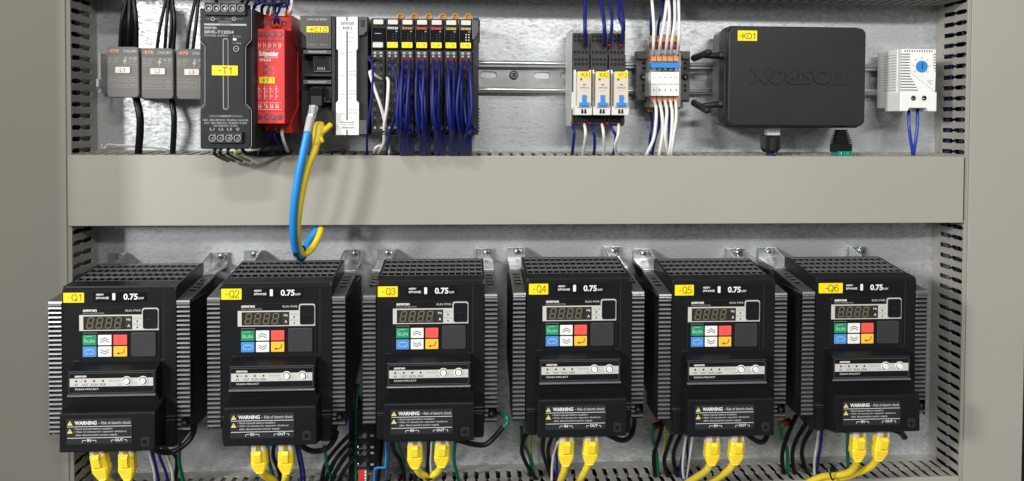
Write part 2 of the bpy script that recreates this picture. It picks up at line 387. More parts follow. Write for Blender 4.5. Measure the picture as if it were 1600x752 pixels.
duct('wiring_duct', 'horizontal slotted duct along the bottom edge, yellow cables running into it', 'x', -8.5, 780.8, -418, -357.3, 46.4, -3, 'hi', (0, 0), (0, 0), 0, 'dark wires packed inside the bottom duct, darkening its slots')
duct('wiring_duct', 'horizontal slotted duct along the top edge above the upper devices', 'x', -8.5, 780.8, 82.4, 142, 46.4, -1, 'lo', (0, 0), (0, 0), 0, 'dark wires packed inside the top duct, darkening its slots')

# DIN rail --------------------------------------------------------------------
rz0, rz1 = -4.6, 25.0
t = thing('mounting_rail', 'long slotted steel rail that carries the upper row of devices', 'rail', (380, rz0, 0))
mb = MB(); prof = [(6.6, rz1), (7.7, rz1), (7.7, rz1-4.2), (2.6, rz1-4.2-.3), (2.6, rz1-5.6), (6.6, rz1-5.2+1.8), ]
def chan(sg, z):   # flange with its web, sg +1 top, -1 bottom
    return [(1.2, z-sg*6.0), (1.2, z-sg*4.9), (6.6, z-sg*4.9), (6.6, z), (7.7, z), (7.7, z-sg*6.0)]
mb.px(chan(1, rz1), -3, 778, RAIL); mb.px(chan(-1, rz0), -3, 778, RAIL)
for z_ in (rz1-2.4, rz0+2.4): mb.tube([(-3, z_, 6.3), (778, z_, 6.3)], 2.3, RAIL, 20, 1)
zc = (rz0+rz1)/2+1.6
def pill(hw, hh, zc):
    up = [(-hw, zc)]+[(-hw+hh-hh*math.cos(math.radians(a)), zc+hh*math.sin(math.radians(a))) for a in (30, 60, 90)]+[(hw-hh+hh*math.cos(math.radians(a)), zc+hh*math.sin(math.radians(a))) for a in (90, 60, 30)]+[(hw, zc)]
    return up, [(x, 2*zc-z) for x, z in up]
up, lo = pill(7.6, 3.1, zc)
xs = at(846.5, 117, 1)[0]; hs = []
c = xs-25*.905*16
PIT = at(888, 117, 1)[0]-at(846.5, 117, 1)[0]
c = xs-PIT*20
while c < 770:
    if c > 10: hs.append((c, up, lo))
    c += PIT
hs = [h_ for h_ in hs if abs(h_[0]-at(803, 117, 1)[0]) > 6]
mb.strip(lambda s_, t_, a: (s_, t_, a), -3, 778, rz0+5.9, rz1-5.9, zc, hs, .4, 1.4, RAIL)
part(mb, 'rail_body', t, (380, rz0, 0), .3, 1)
for u in (803, 1121):
    mb = MB(); x, z = at(u, 117.5 if u < 900 else 119, 3); mb.cyl(x, z, 4.4, 1.4, 2.0, MGR, 24); mb.cyl(x, z, 3.5, 2.0, 4.2, STL, 24, 3.0)
    mb.cyl(x, z, 1.9, 4.2, 4.3, BLKM, 12); mb.box(x-1.8, x+1.8, z-.3, z+.3, 4.3, 4.5, STL); part(mb, 'screw', t, (380, rz0, 0), .15, 1)

def rail_clip(): pass

# ================================================================ MOTOR DRIVES
DXS = [0.0, 121.228, 243.122, 363.763, 483.905, 605.304]
DZS = [-203.153, -201.231, -200.752, -199.868, -202.085, -201.278]
def make_drive():
    t = thing('motor_drive', 'x', 'motor drive', (DXS[0], DZS[0]-88, 0), 'motor drives in the lower row')
    B = (0, -88, 0)
    # dark body that the cooling fins stand on
    mb = MB(); mb.px([(6, -50), (6, 27), (92.6, 27), (92.6, -77.5), (70, -70)], .1, 107.9, BLKM); part(mb, 'body', t, B, .6)
    for x0, x1 in ((.0, 10.2), (97.8, 108)):
        mb = MB()
        mb.box(x0+.25, x1-.25, -76.5, 27.4, 60, 92.5, SHD)
        xs_ = x0 if x0 < 50 else x1-.5
        mb.box(xs_, xs_+.5, -76, 27, 60, 98.2, BLKM)
        for k in range(28):
            z = 24.6-3.6*k; bx0, bx1 = (x0, x1)
            if k == 25 or k == 26:
                bx0, bx1 = (x0, x1) if x0 < 50 else (x0, x1-7.0)
            mb.px([(92, z-.8), (98.9, z-.95), (99.3, z-.8), (99.0, z+.5), (98.6, z+.85), (92, z+.8)], bx0, bx1, FIN)
        mb.px([(60, 25.5), (99.3, 25.5), (99.4, 27.2), (97.5, 29.2), (93, 29.4), (60, 28)], x0, x1, FIN)
        part(mb, 'cooling_fins', t, B, .2, 1)
    # ventilated shoulder and steel foot either side
    for sd in (0, 1):
        X = (lambda a: a) if sd == 0 else (lambda a: 108-a)
        mb = MB()
        def P(poly, a, b, m): mb.px(poly, min(X(a), X(b)), max(X(a), X(b)), m)
        def zt(h): return 37.0-(h-41)*7.2/58
        # shoulder plate with four vent openings, built round the gaps
        def Q(h0, h1, a, b, m=BRK, lift=0):
            P([(h0, zt(h0)-1.4), (h1, zt(h1)-1.4), (h1, zt(h1)+lift), (h0, zt(h0)+lift)], a, b, m)
        Q(41, 50, .0, 10.6); Q(79, 98.6, .0, 10.6); Q(50, 79, 0, 2.8); Q(50, 79, 8.6, 10.6)
        for q in range(3): Q(50+5.9+q*7.5, 50+7.4+q*7.5, 2.8, 8.6)
        P([(41, 26), (98.6, 26), (98.6, zt(98.6)-1.5), (41, zt(41)-1.5)], 0.02, 1.2, BLKM)
        P([(98.6, 27.5), (99.2, 28), (98.6, 29.9), (97.6, 29.9)], 0, 10.6, BRK)
        part(mb, 'vented_shoulder', t, B, .25, 1)
        mb = MB()
        P([(2.2, 36), (2.2, 50.3), (4, 50.3), (4, 40.5), (14, 39.2), (40.8, 38.4), (40.8, 36.6), (14, 37.0)], 3.8-3.2, 15.6, ZNC)
        mb2 = mb
        mb2.px([(2.2, 36), (2.2, 50.2), (6, 50.2), (40.8, 41), (40.8, 37)], min(X(15.6), X(17.0)), max(X(15.6), X(17.0)), ZNC)
        fo = part(mb, 'mounting_foot', t, B, .4, 2)
        mb = MB(); cx = X(10.3 if sd == 0 else 3.5+1.6); cx = 10.8 if sd == 0 else 105.8-3.2
        cz = 45.8
        mb.cyl(cx, cz, 4.0, 4, 4.8, STL, 24); mb.cyl(cx, cz, 3.2, 4.8, 7.0, STL, 20, 2.5)
        mb.box(cx-1.7, cx+1.7, cz-.35, cz+.35, 7.0, 7.15, BLKM); mb.box(cx-.35, cx+.35, cz-1.7, cz+1.7, 7.0, 7.16, BLKM)
        part(mb, 'screw', fo, B, .15, 1)
    # front housing
    mb = MB()
    mb.px([(6, -70), (6, 26), (40, 30), (40, 46.2), (45, 46.2), (45, 33), (83, 28), (83, 40.8), (88.5, 40.4), (97.6, 39.9), (99, 38.4), (99, -60), (98, -84), (94, -88.5), (60, -86)], 12.6, 95.9, BLK)
    for a, b in ((11.0, 12.6), (95.9, 97.5)):
        mb.px([(14, -70), (14, 26), (38, 30), (38, 47.4), (44, 47.8), (84, 42.4), (97.4, 41.4), (99.0, 38.6), (99.0, -60), (98, -84), (94, -88), (60, -86)], a, b, BLK)
    mb.px([(84, 42.3), (84, 40.3), (97.6, 39.9), (97.4, 41.3)], 12.6, 95.9, BLK)
    mb.px([(38.2, 46.2), (38.2, 47.4), (44, 47.8), (44, 46.2)], 12.6, 95.9, BLK)
    mb.box(88, 88.15, -16, 38, 99, 99.12, MGR)                          # moulding seam on the right
    hz = part(mb, 'housing', t, B, .45, 2)
    mb = MB()
    hh = .5*4.25
    slope = (42.3-47.8)/40.0
    for r_ in range(4):
        u0 = 44+r_*10; holes = []
        for k in range(15):
            c = 12.6+83.3*(k+.5)/15; a = 2.2
            up = [(-a, u0+5), (-a, u0+8.6), (a, u0+8.6), (a, u0+5)]; lo = [(-a, u0+5), (-a, u0+1.4), (a, u0+1.4), (a, u0+5)]
            holes.append((c, up, lo))
        mb.strip(lambda s_, t_, a: (s_, 47.8+slope*(t_-44)-a, t_), 12.6, 95.9, u0, u0+10, u0+5, holes, .7, 0, GRL)
    for k in range(16): mb.box(12.6+83.3*k/15-.25, 12.6+83.3*k/15+.25, 33.5, 39.5, 46, 82, SHD)
    part(mb, 'vent_grille', t, B)
    for k, (x, h) in enumerate(()): pass
    # rating strip under the top edge
    mb = MB(); mb.rbox(34.3, 75, 29, 36.8, 99, 99.3, BLKG, .5)
    mb.text('400V', 36.4, 42.6, 34.2, 35.8, 99.42, WPR, .02); mb.text('3PHASE', 36.4, 46.3, 31.5, 33.2, 99.42, WPR, .02)
    mb.rbox(48.9, 51.2, 30.6, 36.0, 99.3, 99.42, WPR, .5)
    mb.text('0.75', 57.4, 68.3, 30.7, 35.6, 99.42, WPR, .03); mb.text('kW', 69, 73, 31.0, 32.8, 99.42, WPR, .01)
    part(mb, 'rating_label', t, B)
    # operator keypad
    mb = MB(); mb.rbox(23.2, 85.2, -20.5, 25.2, 98.6, 99.5, BLK, 1.6); mb.frame(23.8, 84.8, -19.9, 24.8, 1.4, .35, 99.5, 99.75, DGR)
    kp = part(mb, 'keypad', t, B, .2, 1)
    mb = MB(); mb.box(24.0, 72.2, 6.7, 19.1, 99.5, 99.9, SIL); mb.box(72.2, 84.4, 6.7, 8.6, 99.5, 99.9, SIL)
    mb.ring(rr(71.6, 84.5, 6.9, 24.3, 2), rr(72.5, 83.7, 7.9, 23.4, 1.5), 99.5, 99.95, SIL)
    mb.text('omron', 26.7, 37.2, 21.6, 23.4, 99.72, WPR, .03); mb.text('MX2 INVERTER', 26.7, 42.9, 19.9, 21.0, 99.72, GPR)
    mb.text('RUN', 58.9, 64.0, 21.4, 23.1, 99.72, LGR, .02); mb.text('PWR', 65.2, 70.7, 21.4, 23.1, 99.72, LGR, .02)
    mb.text('ALM', 65.2, 70.9, 15.2, 17.0, 99.98, GPR); mb.text('PRG', 65.2, 70.9, 10.4, 12.2, 99.98, GPR)
    for z in (13.8, 9.0): mb.cyl(68, z, .65, 99.9, 100.0, BPR, 12)
    part(mb, 'silver_trim', kp, B, .1, 1)
    mb = MB(); mb.rbox(27.1, 64.1, 7.5, 18.1, 99.9, 100.1, LCD, .3)
    def digit(x, z, w_, h_):
        s_ = h_*.10; k_ = .13*h_
        def seg_(ax, az, bx, bz):
            d = Vector((bx-ax, bz-az)); L_ = d.length; d.normalize(); n_ = Vector((-d.y, d.x))*k_*.5
            A = Vector((ax, az))+d*.25; Bq = Vector((bx, bz))-d*.25
            mb.add([(A.x+n_.x, A.y+n_.y, 100.22), (A.x-n_.x, A.y-n_.y, 100.22), (Bq.x-n_.x, Bq.y-n_.y, 100.22), (Bq.x+n_.x, Bq.y+n_.y, 100.22)], [(0, 1, 2, 3)], DIG)
        b0, b1, b2 = x, x+s_, x+2*s_
        seg_(b0, z, b0+w_, z); seg_(b1, z+h_/2, b1+w_, z+h_/2); seg_(b2, z+h_, b2+w_, z+h_)
        for q in (0, w_): seg_(b0+q, z, b1+q, z+h_/2); seg_(b1+q, z+h_/2, b2+q, z+h_)
        mb.cyl(x+w_+1.3, z, .42, 100.1, 100.22, DIG, 8)
    for k in range(4): digit(29.6+7.0*k, 8.9, 4.0, 8.0)
    mb.box(58.8, 63.7, 7.8, 17.8, 100.1, 100.16, BPR)
    mb.text('Hz', 60, 63.1, 14.6, 16.4, 100.25, WPR, .01); mb.text('A', 60.6, 62.6, 9.4, 11.6, 100.25, WPR, .01)
    part(mb, 'display', kp, B)
    mb = MB(); mb.rbox(72.7, 83.5, 8.1, 23.2, 99.5, 101.0, BLK, 1.4)
    mb.ph([(75, 15), (77.5, 16.2), (80.8, 15.6), (77.5, 15.6)], 101.0, 101.12, DGR); part(mb, 'port_cover', kp, B, .4)
    mb = MB(); mb.rbox(63.3, 82.5, -14.1, 5.1, 99.5, 100.6, PADM, 1.6); part(mb, 'blank_cover', kp, B, .5)
    mb = MB(); mb.box(26.7, 26.95, 4.2, 5.0, 99.5, 99.62, GPR); mb.box(26.7, 37.1, 4.8, 5.0, 99.5, 99.62, GPR); mb.box(36.85, 37.1, 4.2, 5.0, 99.5, 99.62, GPR)
    part(mb, 'key_bracket', kp, B)
    cols = ((26.7, 37.1), (38.3, 48.6), (50.0, 60.4)); rows = ((-4.6, 3.4), (-13.7, -5.7))
    ms = ((GRB, WHT, RDB), (BLB, WHT, YLB))
    for ri in (0, 1):
        for ci in (0, 1, 2):
            x0, x1 = cols[ci]; z0, z1 = rows[ri]; mb = MB(); m = ms[ri][ci]; H = 100.6; e = H+.06
            mb.rbox(x0, x1, z0, z1, 99.5, H, m, .5); cx, cz = (x0+x1)/2, (z0+z1)/2
            def line(pl, wd, mm):
                for (ax, az), (bx, bz) in zip(pl, pl[1:]):
                    d = Vector((bx-ax, bz-az)); d.normalize(); n_ = Vector((-d.y, d.x))*wd/2; A = Vector((ax, az))-d*wd*.3; Bq = Vector((bx, bz))+d*wd*.3
                    mb.add([(A.x+n_.x, A.y+n_.y, e), (A.x-n_.x, A.y-n_.y, e), (Bq.x-n_.x, Bq.y-n_.y, e), (Bq.x+n_.x, Bq.y+n_.y, e)], [(0, 1, 2, 3)], mm)
            if (ri, ci) == (0, 0): mb.text('RUN', cx-3.9, cx+3.9, cz-1.9, cz+.6, e, W_WHT if 0 else PALE_G, .01); line([(cx-4.0, cz+1.0), (cx-3.4, cz+2.4), (cx-2.0, cz+3.0), (cx+2, cz+3.0)], .35, PALE_G)
            if ci == 1:
                s_ = 1 if ri == 0 else -1
                for q in (-.9, .9): line([(cx-3.1, cz+s_*(q-.8)), (cx, cz+s_*(q+.9)), (cx+3.1, cz+s_*(q-.8))], .55, BPR)
            if (ri, ci) == (0, 2): line([(cx+1.8*math.cos(a), cz+1.8*math.sin(a)) for a in [math.radians(k_*36) for k_ in range(11)]], .3, RDD)
            if (ri, ci) == (1, 0): line([(cx-1.2, cz-1.6), (cx-2.8, cz-1.6), (cx-3.5, cz-.6), (cx-3.3, cz+1.0), (cx-2.4, cz+1.8), (cx+2.6, cz+1.8), (cx+3.5, cz+.9), (cx+3.3, cz-.9), (cx+2.6, cz-1.5), (cx+.4, cz-1.5)], .5, PALE_B)
            if (ri, ci) == (1, 2):
                line([(cx+3.0, cz+2.2), (cx+2.8, cz-.2), (cx+1.6, cz-1.2), (cx-1.4, cz-1.4)], .6, BRN)
                mb.add([(cx-3.0, cz-1.5, e), (cx-.8, cz-.4, e), (cx-.8, cz-2.5, e)], [(0, 1, 2)], BRN)
            part(mb, 'key', kp, B, .25)
    # network module bulging out below the keypad
    mb = MB(); mb.px([(97, -17.6), (99.6, -17.9), (110.0, -21.2), (110.6, -22.2), (110.8, -39.6), (110.0, -40.9), (105.5, -43.0), (104.5, -48), (97, -48)], 20.4, 86.4, BLK)
    mb.px([(97, -17.0), (99.3, -17.0), (99.3, -24), (97, -24)], 18.2, 88.6, BLK)
    mb.px([(110, -41.2), (111.9, -40.9), (111.9, -40.3), (110.9, -39.3), (110, -39.3)], 20.4, 86.4, LIP)
    nm = part(mb, 'network_module', t, B, .4, 2)
    mb = MB(); mb.frame(21.4, 85.0, -38.4, -22.9, 1.2, .3, 110.55, 110.95, MGR)
    mb.box(22.2, 84.4, -33.3, -27.0, 110.5, 111.0, SIL)
    for x in (24.7+2.3, 33.6, 40.0, 46.7): pass
    for x in (27.0, 33.8, 40.3, 46.9): mb.cyl(x, -29.0, .8, 111.0, 111.08, BPR, 12)
    for s_, x0, x1 in (('IN', 25.9, 28.1), ('OUT', 31.6, 36.1), ('RUN', 38.0, 42.9), ('ERR', 44.6, 49.2)): mb.text(s_, x0, x1, -32.6, -30.9, 111.06, BPR)
    mb.text('L/A', 29.0, 31.8, -29.6, -28.4, 111.06, GPR); mb.text('EtherCAT', 51.3, 61.2, -29.6, -28.2, 111.06, GPR, .01); mb.text('ADR', 58, 61.8, -32.5, -31.0, 111.06, GPR)
    mb.text('x10', 69.2, 72.8, -31.4, -30.2, 111.06, GPR); mb.text('x1', 81.3, 83.6, -31.4, -30.2, 111.06, GPR)
    mb.text('omron', 26.0, 34.6, -26.2, -24.7, 111.06, WPR, .03); mb.text('3G3AX-MX2-ECT', 26.0, 43.6, -35.9, -34.6, 111.06, WPR)
    part(mb, 'faceplate', nm, B)
    for x in (64.8, 76.9):
        mb = MB(); mb.ring(circ(x, -29.3, 3.7, 28), circ(x, -29.3, 3.05, 28), 111.0, 111.5, WHT); mb.cyl(x, -29.3, 3.05, 110.9, 111.15, SHD, 28)
        mb.cyl(x, -29.3, 2.45, 111.1, 112.4, WHT, 24, 2.2); mb.box(x-.9, x+.9, -29.42, -29.18, 112.4, 112.46, LGR)
        part(mb, 'rotary_switch', nm, B, .12, 1)
    # terminal cover with the warning plate
    mb = MB(); mb.px([(96, -46), (104.5, -46.6), (110, -48.6), (118.2, -50.2), (119.3, -51.2), (120.4, -79.0), (119.6, -80.2), (97, -86)], 19.0, 89.2, BLK)
    mb.box(12.2, 19.0, -86, -66.0, 94, 101.5, BLK); mb.box(11.4, 18.9, -65.8, -64.4, 94, 101, DGR)
    mb.box(89.3, 96.9, -86, -66.0, 94, 101.5, BLK); mb.box(89.3, 97.2, -65.6, -64.2, 94, 101, DGR); mb.box(89.3, 97.2, -62.4, -61.2, 94, 101, DGR)
    tc_ = part(mb, 'terminal_cover', t, B, .5, 2)
    mb = MB(); mb.cyl(81.3, -72, 2.9, 119.5, 120.25, SHD, 18); mb.rbox(79, 85.2, -76.5, -69.4, 119.9, 120.36, DGR, .7); mb.cyl(81.8, -73, 1.7, 120.3, 120.6, BLKG, 16); part(mb, 'cover_latch', tc_, B, .1, 1)
    mb = MB(); h0 = 120.35; e = 120.62
    mb.prism(rr(24.3, 72.6, -73.8, -54.6, .8), 0, .35, DGR, lambda x, z, a: (x, z, 119.75+a+(-54.6-z)*.02))
    def hp(z): return 120.22+(-54.6-z)*.022
    def T(s_, x0, x1, z0, z1, m, b=0): mb.text(s_, x0, x1, z0, z1, hp(z0), m, b)
    for z in (-57.6, -63.6):
        d = 1.7 if z > -60 else 1.8
        mb.add([(24.9, z-d, hp(z-2)), (28.9, z-d, hp(z-2)), (26.9, z+d, hp(z-2))], [(0, 1, 2)], YPR)
        mb.add([(26.75, z-.7, hp(z-2)+.05), (27.1, z-.7, hp(z-2)+.05), (27.15, z+.7, hp(z-2)+.05), (26.7, z+.7, hp(z-2)+.05)], [(0, 1, 2, 3)], BPR)
    T('WARNING', 30.4, 46.6, -59.1, -56.2, WPR, .03); T('– Risk of electric shock.', 47.8, 71.8, -58.9, -56.6, LGR, .02)
    mb.box(25, 72, -60.6, -60.3, 120.1, hp(-60.6), WPR); mb.box(25, 72, -69.2, -68.9, 120.2, hp(-69.2), WPR)
    T('• Read manual before installing.', 29.8, 58.5, -63.2, -61.4, LGR, .02); T('• Wait 10 minutes for capacitor discharge', 29.8, 68.4, -65.4, -63.7, LGR, .02); T('after disconnecting power supply.', 31.2, 62.0, -67.9, -66.0, LGR, .02)
    T('IN', 39.6, 42.4, -72.0, -69.9, WPR, .02); T('OUT', 60.0, 66.0, -72.0, -69.9, WPR, .02)
    for a, b, c, d in ((35.8, 38.8, 43.2, 46.2), (57.2, 59.2, 66.8, 68.8)):
        z = -70.8; q = hp(-71)
        mb.box(a, b, z-.3, z, 120.1, q, WPR); mb.box(c, d, z-.3, z, 120.1, q, WPR); mb.box(a, a+.3, z-1.6, z, 120.1, q, WPR); mb.box(d-.3, d, z-1.6, z, 120.1, q, WPR)
    part(mb, 'warning_plate', tc_, B)
    # sockets under the module where the patch cables go in
    mb = MB(); mb.box(33, 74, -85.8, -78, 101.5, 108, BLKM); part(mb, 'network_socket', t, B, .3)
    mb = MB(); mb.cyl(103.4, -67.6, 2.7, 97, 99.6, BLKG, 20, 2.3); mb.box(101.9, 104.9, -67.9, -67.3, 99.6, 99.75, STL); mb.box(103.1, 103.7, -69.1, -66.1, 99.6, 99.74, STL)
    part(mb, 'fin_screw', t, B, .1, 1)
    return t
PALE_G = mat('pale_green_print', (.35, .62, .45), .5, bump=0); PALE_B = mat('pale_blue_print', (.40, .62, .85), .5, bump=0)
BRN = mat('brown_print', (.16, .07, .01), .5, bump=0); RDD = mat('pale_red_print', (.62, .05, .05), .5, bump=0)
drive0 = make_drive()
tags = [((98.7, 458.0), (131.3, 473.0)), ((345.7, 451.6), (377.4, 468.3)), ((590.4, 448), (621.4, 464)), ((826.6, 443.8), (856.6, 460.3)), ((1054.8, 445.6), (1084.1, 461.8)), ((1279.7, 442.8), (1316.8, 458.2))]
where = ['leftmost of the row, beside the shaded duct', 'second of the row, under the blue cable loop', 'third of the row, a green wire curling out at right', 'fourth of the row, seen almost straight on', 'fifth of the row, just left of -Q6', 'rightmost of the lower row beside the bright side duct']
drives = []
for i in range(6):
    d = drive0 if i == 0 else copy_tree(drive0)
    d.location = (DXS[i]*S, 0, (DZS[i]-88)*S); d['label'] = 'black motor drive tagged -Q%d, %s' % (i+1, where[i]); drives.append(d)
for i, (a, b) in enumerate(tags):
    mb = MB(); p, q = at(*a, 99.4), at(*b, 99.4); x0, x1, z1, z0 = p[0], q[0], p[1], q[1]
    mb.rbox(x0, x1, z0, z1, 99.0, 99.35, YEL, .3); wd = x1-x0; hh = z1-z0; o_ = .06*wd if i == 5 else 0
    mb.box(x0+.22*wd+o_, x0+.32*wd+o_, z0+.44*hh, z0+.52*hh, 99.35, 99.45, BPR2 if False else MGR)
    mb.stroke('Q%d' % (i+1), x0+(.42 if i != 5 else .40)*wd, x0+(.88 if i != 5 else .82)*wd, z0+.2*hh, z0+.82*hh, 99.45, DGR, .62)
    o = mb.build('name_tag', drives[i], (DXS[i], DZS[i]-88, 0), .08, 1)

# ================================================================ YELLOW PATCH CABLES
def boot(mb, top, bot, r0=5.9, w=5.9):
    # clear plug with contacts, then the ribbed yellow boot from top to bot (3-D points)
    A, B_ = Vector(top), Vector(bot); d = (B_-A); L_ = d.length; d.normalize()
    side = Vector((1, 0, 0)); side = (side-d*side.dot(d)).normalized(); fr = side.cross(d); 
    if fr.z < 0: fr = -fr
    def sec(t, hw, hd):
        c = A+d*t; return [tuple(c+side*sx*hw+fr*sf*hd) for sx, sf in ((-1, -.7), (-.75, -1), (.75, -1), (1, -.7), (1, .7), (.75, 1), (-.75, 1), (-1, .7))]
    def loft(mb, secs, m):
        V = [p for s_ in secs for p in s_]; n = 8; Fc = []
        for i in range(len(secs)-1):
            for k in range(n): j = (k+1) % n; Fc.append((i*n+k, i*n+j, (i+1)*n+j, (i+1)*n+k))
        Fc += [tuple(range(n-1, -1, -1)), tuple(range(len(V)-n, len(V)))]
        mb.add(V, Fc, m)
    ss = [sec(0, w*.93, 3.6), sec(1, w, 3.9), sec(L_*.50, w*1.02, 4.2)]
    n = 5; t = L_*.52
    for k in range(n):
        t0 = L_*(.54+.42*k/n); t1 = L_*(.54+.42*(k+.55)/n); q = 1-.42*max(0, (k-1)/(n-1))
        ss += [sec(t0, w*q*1.05, 4.2*q+.3), sec(t1, w*q*1.05, 4.2*q+.3), sec(t1+.1, w*q*.88, 4.2*q-.6), sec(t0+L_*.42/n-.1, w*q*.87, 4.2*q-.6)]
    ss.append(sec(L_, 3.1, 3.0))
    loft(mb, ss, W_YEL)
    # clip guard on the front
    c = [A+d*t_+fr*f for t_, f in ((-1.0, 4.4), (1.5, 6.6), (L_*.42, 6.0), (L_*.5, 4.2), (2, 3.9))]
    V = [tuple(p-side*w*.42) for p in c]+[tuple(p+side*w*.42) for p in c]
    mb.add(V, [(0, 1, 2, 3, 4), (9, 8, 7, 6, 5)]+[(k, (k+1) % 5, 5+(k+1) % 5, 5+k) for k in range(5)], W_YEL)
    m2 = MB()
    loft(m2, [sec(-8.5, w*.93, 3.2), sec(-.05, w*.93, 3.2)], CLR)
    m3 = MB()
    loft(m3, [sec(-8.0, w*.30, 3.7), sec(-.5, w*.30, 4.6)], GLD)
    return m2, m3
def patch(label, top, bot, path, base_h=0, r=2.9, w=5.9):
    T_, B_ = (*at(*top), top[2]), (*at(*bot), bot[2])
    t = thing('network_cable', label, 'network cable', T_)
    mb = MB(); m2, m3 = boot(mb, T_, B_, w=w); bo = part(mb, 'plug_boot', t, T_, .3, 2)
    p = part(m2, 'clear_plug', t, T_, .2, 1); part(m3, 'locking_tab', p, T_)
    mb = MB(); d = (Vector(B_)-Vector(T_)).normalized()
    P = [tuple(Vector(B_)-d*1.5)]+pts3(path); mb.tube(P, r, W_YEL, 12, 6); part(mb, 'cable', t, T_)
H1 = 108
L1 = 'yellow network cable in the IN socket under drive Q%d'; L2 = 'yellow network cable in the OUT socket under drive Q%d'
pats = [
 (L1 % 1, (154, 708), (162.5, 748), [(176, 757, 90), (200, 775, 60), (215, 800, 30)]),
 (L2 % 1, (199, 707), (200.5, 748), [(203, 757, 98), (222, 775, 66), (240, 800, 30)]),
 (L1 % 2, (405, 702), (407, 737), [(414, 743, 98), (428, 752, 85), (438, 766, 50)]),
 (L2 % 2, (447.5, 702), (448, 738), [(446, 748, 98), (443, 760, 70), (442, 775, 40)]),
 (L1 % 3, (648.5, 693), (649, 730), [(655, 738, 98), (666, 746, 88), (672, 760, 55)]),
 (L2 % 3, (691.5, 692), (690, 728), [(685, 736, 98), (675, 745, 89), (671, 760, 55)]),
 (L1 % 4, (885, 687), (883.5, 726), [(881, 738, 98), (876, 752, 85), (872, 775, 50)]),
 (L2 % 4, (924, 687), (920.5, 724), [(915, 735, 98), (908, 747, 88), (896, 765, 55)]),
 (L1 % 5, (1113, 689), (1111, 725), [(1104, 735, 96), (1090, 745, 78), (1070, 757, 50)]),
 (L2 % 5, (1151.5, 689), (1147, 724), [(1138, 735, 96), (1118, 749, 76), (1095, 762, 50)]),
 (L1 % 6, (1341, 681), (1339, 719), [(1336, 729, 97), (1325, 739, 88), (1305, 743, 75), (1285, 745, 60), (1262, 754, 45)]),
 (L2 % 6, (1378, 681), (1371, 718), [(1362, 728, 96), (1344, 737, 85), (1320, 745, 76), (1290, 751, 58), (1268, 760, 40)]),
]
for lb, a, b, pth in pats:
    patch(lb, (*a, 106), (*b, 104), pth)
def tie(P, r, label, m=W_BLK, th=.8):
    Q = pts3(P); mb = MB(); mb.tube(Q+[Q[0]], th, m, 6, 4); d = Q[0]
    mb.box(d[0]-2, d[0]+2, d[1]-1.6, d[1]+1.6, d[2]-1, d[2]+2.2, m)
    tag(mb.build('cable_tie', None, Q[0]), label, 'cable tie')
tie([(1301, 733, 82), (1297, 740, 84), (1301, 750, 80), (1306, 742, 68)], 3, 'black cable tie round the two yellow cables under drive Q6')
tie([(662, 744, 92), (670, 750, 96), (679, 744, 90), (670, 742, 78)], 3, 'black cable tie where the two yellow cables meet under drive Q3')

# ================================================================ UPPER ROW
# three grey surge/contact boxes ------------------------------------------------
def label_box():
    t = thing('contact_block', 'x', 'contact block', (25.3, -12.4, 7), 'grey contact blocks at the left end of the rail')
    # local coordinates: x 0..26, z 0..42.6
    mb = MB(); mb.rbox(.6, 25.8, .6, 42.2, 0, 38, WGR, 2.5); mb.rbox(0, 26.2, 0, 42.6, 38, 48, WGR, 3); b = part(mb, 'case', t, None, .8)
    mb = MB(); mb.rbox(.3, 25.9, 35.6, 42.2, 47.9, 48.35, MGR, 2.2)
    mb.text('ETE', 3.2, 10.2, 37.8, 40.2, 48.45, OTR, .04); mb.ph([(1.2, 38), (3.2, 40.2), (2.6, 38.8)], 48.3, 48.45, OTR)
    mb.text('D6L80', 13.8, 24.4, 37.8, 40.0, 48.45, GPR, .03); part(mb, 'header_strip', t, None, .1, 1)
    mb = MB()
    rnd = random.Random(3)
    for k, z in enumerate((33.0, 31.2, 29.4, 27.6)):
        mb.text(('AC 400V', 'DC 60V', 'IP20', 'Type 2')[k], 1.4, 10.6-1.2*k, z-.6, z+.6, 48.12, GPR)
    mb.text('UL', 18.3, 20.6, 32.0, 33.6, 48.12, LGR, .04); mb.ring(circ(23, 32.6, 1.3, 16), circ(23, 32.6, .9, 16), 48, 48.12, LGR)
    mb.text('CE 60V', 18.5, 24.6, 29.4, 30.4, 48.12, GPR); mb.text('EN 61643', 18.5, 24.6, 27.4, 28.4, 48.12, GPR)
    mb.ph([(15.4, 34), (13.2, 29.6), (15.0, 30.4), (14.2, 26.6), (16.6, 31.6), (14.9, 31.0), (16.2, 34)], 48, 48.12, LGR)
    for z in (8.6, 13.0, 17.0): mb.box(1, 25.2, z, z+.18, 48, 48.1, GPR)
    for x in (9.8, 19.2): mb.box(x, x+.18, 8.6, 17, 48, 48.1, GPR)
    for z in (9.9, 14.0): mb.text('AC 50/60Hz', 1.4, 9.2, z, z+1.6, 48.12, GPR); mb.text('1.5 kV', 11, 17.6, z, z+1.6, 48.12, GPR); mb.text('690V', 20, 24.6, z, z+1.6, 48.12, GPR)
    part(mb, 'rating_print', t)
    return t
cb0 = label_box(); cb = [cb0, copy_tree(cb0), copy_tree(cb0)]
for i, (u0, u1, v1) in enumerate(((167, 218, 152.5), (221, 274, 154.5), (275.5, 328, 155.5))):
    x, z = at(u0, v1, 55); cb[i].location = (x*S, -.007, z*S)
    cb[i]['label'] = ['grey contact block marked L1, leftmost device on the rail', 'grey contact block marked L2 between two others like it', 'grey contact block marked L3, partly hidden by the black power supply'][i]
    mb = MB(); x0 = (7.2, 7.6, 7.0)[i]; mb.rbox(x0, x0+12.2, 20.4, 25.6, 48, 48.9, CRM, .8); mb.stroke('L%d' % (i+1), x0+4.2, x0+8.0, 21.6, 24.4, 49.0, DGR); part(mb, 'name_tag', cb[i], None, .2, 1)

